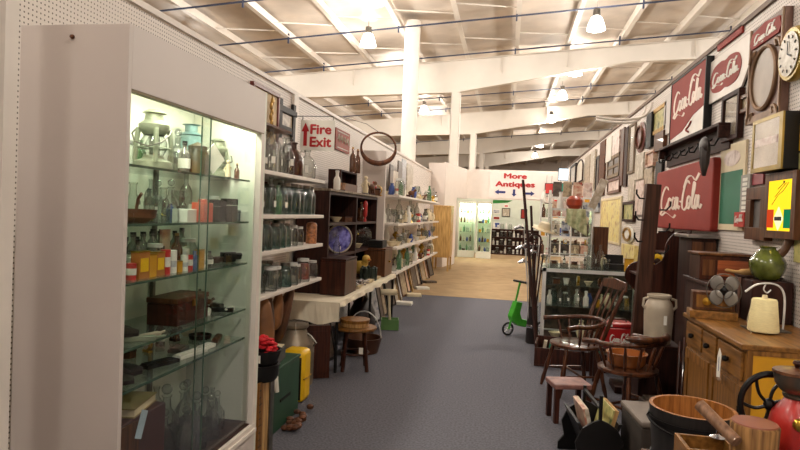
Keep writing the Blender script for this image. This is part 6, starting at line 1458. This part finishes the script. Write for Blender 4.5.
# green glazed jug, goose neck and driftwood
q = on_y(771, 278, 4.05); zq = on_y(771, 279, 4.05).z
q = on_y(771, 280, 4.24); zq = q.z
t = thing('shelf_riser', 'dark wooden riser box at the back of the oak cabinet', 'box', (1.66, 4.26, CZ+.001)); MB().box(-.12, .12, -.13, .13, 0, zq-CZ-.004).build('box_body', DWOOD, t, False, .004)
t = thing('glazed_jug', 'round olive green glazed jug with long brown beaked neck', 'jug', (1.665, 4.24, zq), R(-20))
MB().lathe(crom([(.001, 0), (.06, 0), (.10, .06), (.105, .12), (.065, .18), (.045, .2), (.052, .215)], 4), 28).build('jug_body', OLIVE, t)
MB().tube(crom([(.05, 0, .15), (.09, 0, .2), (.11, 0, .25), (.15, 0, .29), (.17, 0, .27)], 5), [.03, .03, .028, .027, .026, .025, .025, .025, .025, .026, .028, .03, .03, .03, .028, .026, .022, .018, .012, .01, .006], 10).build('beaked_neck', mat('brown_feathers', C8(96, 62, 36), .5, var=.3, scale=20), t)
t = thing('driftwood_branch', 'long pale driftwood horn lying across the accordion top', 'driftwood', ACC+Vector((-.05, 0, .288)), R(-12))
MB().tube(crom([(-.15, 0, .02), (-.07, 0, .012), (.02, 0, .02), (.1, 0, .03), (.16, 0, .05)], 5), [.005]+[.012]*5+[.022]*8+[.02]*4+[.014, .01, .006], 10).build('branch', mat('driftwood', C8(170, 130, 80), .7, var=.2), t)
# ---------------- coffee grinder and foreground
t = thing('work_table', 'low wooden bench carrying the log and red coffee grinder', 'bench', (1.2, 2.45, 0)); MB().box(-.5, .5, -.27, .22, .57, .6).build('bench_top', WALNUT, t, False, .004)
for sx in (-.45, .45):
    for sy in (-.23, .18): MB().box(sx-.025, sx+.025, sy-.025, sy+.025, 0, .57).build('leg', WALNUT, t, False)
bz = .601
g = on_y(789, 410, 2.45)
t = thing('coffee_grinder', 'red cast iron coffee grinder with metal hopper and black flywheel', 'coffee grinder', (on_y(795, 410, 2.42).x, 2.42, bz)); gz = g.z-bz-.022; t.scale = (.88, .88, 1)
MB().lathe([(.001, 0), (.12, 0), (.12, .02), (.08, .05), (.065, .09), (.085, .14), (.095, gz-.02), (.085, gz+.02), (.055, gz+.055), (.04, gz+.075), (.001, gz+.078)], 26).build('grinder_body', mat('grinder_red', C8(170, 36, 30), .35, coat=.4), t)
MB().lathe([(.045, gz+.078), (.05, gz+.09), (.042, gz+.092), (.06, gz+.105), (.08, gz+.13), (.086, gz+.166), (.08, gz+.166), (.001, gz+.16)], 26).build('hopper', mat('pewter_hopper', C8(120, 112, 100), .3, .8), t)
MB().lathe([(.09, gz+.167), (.088, gz+.177), (.04, gz+.187), (.001, gz+.188)], 26).build('hopper_lid', WALNUT, t); MB().lathe([(.008, gz+.188), (.01, gz+.194), (.018, gz+.205), (.014, gz+.215), (.001, gz+.217)], 14).build('lid_knob', MAHOG, t)
MB().lathe([(.024, 0), (.02, .015), (.008, .022), (.001, .023)], 16, T(-.02, -.086, gz-.0, rx=PI/2)).build('brass_boss', BRASS, t)
MB().lathe([(.05, -.02), (.055, 0), (.05, .03), (.001, .035)], 16, T(.02, -.10, .13, rx=PI/2)).build('front_cup', PEWTER, t)
wx, wz, wr = -.075, gz+.03, .115
w = MB().tube([(wx+wr*math.cos(2*PI*i/30), .06, wz+wr*math.sin(2*PI*i/30)) for i in range(30)], .013, 8, True).build('flywheel', BLACKM, t)
mb = MB().ball((wx, .06, wz), .024, 12)
for k in range(6):
    a = k*PI/3; mb.tube(crom([(wx, .06, wz), (wx+.5*wr*math.cos(a+.3), .06, wz+.5*wr*math.sin(a+.3)), (wx+wr*math.cos(a), .06, wz+wr*math.sin(a))], 5), .007, 6)
mb.build('spokes', BLACKM, w)
MB().tube([(wx, .06, wz), (0, .06, wz), (.05, .06, wz)], .012, 8).build('axle', BLACKM, t)
lg = on_y(755, 423, 2.28)
t = thing('wood_log', 'short round log with flat reddish top in the right foreground', 'log', (lg.x, 2.28, bz)); lh = lg.z-bz
MB().lathe([(.001, 0), (.07, 0), (.077, .03), (.074, lh*.6), (.078, lh-.006), (.074, lh)], 24).build('log_bark', wood('log_bark', C8(120, 80, 44), C8(166, 122, 72), .7, 6), t)
MB().lathe([(.074, lh), (.072, lh+.004), (.001, lh+.004)], 24).build('cut_face', mat('red_cut_wood', C8(128, 66, 42), .5, var=.15), t)
q0 = on_y(700, 405, 2.35); q1 = on_y(737, 442, 2.2)
t = thing('wooden_mallet', 'round brown wooden handle propped against the log', 'mallet', q1); d = q0-q1
MB().tube([(0, 0, 0), tuple(d*.5), tuple(d)], [.02, .021, .022], 14).build('handle', wood('grey_brown_handle', C8(122, 88, 66), C8(150, 112, 86)), t)
MB().lathe([(.015, 0), (.018, .01), (.001, .012)], 10, T(*(d*.42))).build('white_tip', PAPER, t)
b0 = on_y(688, 438, 2.5)
t = thing('small_crate', 'small orange brown wooden box at the bottom edge before the bucket', 'box', (on_y(712, 445, 2.42).x, 2.42, bz)); hz = on_y(712, 444, 2.42).z-bz
MB().box(-.11, .08, -.08, .09, 0, .015).box(-.11, .08, -.08, -.065, .015, hz).box(-.11, .08, .075, .09, .015, hz).box(-.11, -.095, -.065, .075, .015, hz).box(.065, .08, -.065, .075, .015, hz).build('box_boards', OAKX, t, False, .002)
solo('glass_stopper', MB().lathe([(.03, 0), (.006, .01), (.005, .035), (.012, .045), (.001, .05)], 12), CHROME, 'small bright metal stopper standing on the edge of the orange brown box', 'stopper', (on_y(721, 432, 2.5).x-.01, 2.505, bz+hz+.001))
# ---------------- dark clutter under and behind the chairs
solo('packing_box', MB().box(-.18, .18, -.15, .15, 0, .26).box(-.16, .16, -.13, .13, .262, .28), A_DARK, 'dark carton on the floor between captain chair and oak cabinet', 'box', (1.25, 4.72, 0), .2, bevel=.004)
t = thing('floor_tool', 'bundle of dark canes leaning beside the oak cabinet', 'canes', (1.28, 4.5, 0))
for k in range(4): MB().tube([(-.05+.02*k, -.02*k, .01), (.02+.03*k, .25, .72+.03*k)], .011, 8).build('cane_shaft', MAHOG, t)
for i, (x, y, h) in enumerate(((1.42, 6.02, .16), (1.5, 6.24, .3))):
    solo('packing_box', MB().box(-.12, .12, -.1, .1, 0, h).box(-.1, .1, -.08, .08, h+.002, h+.012), [DWOOD, A_SEPIA][i], '%s box on the floor near the foot of the hall tree' % ['low dark', 'taller tan'][i], 'box', (x-.02, y-.02, 0), .1, bevel=.003)
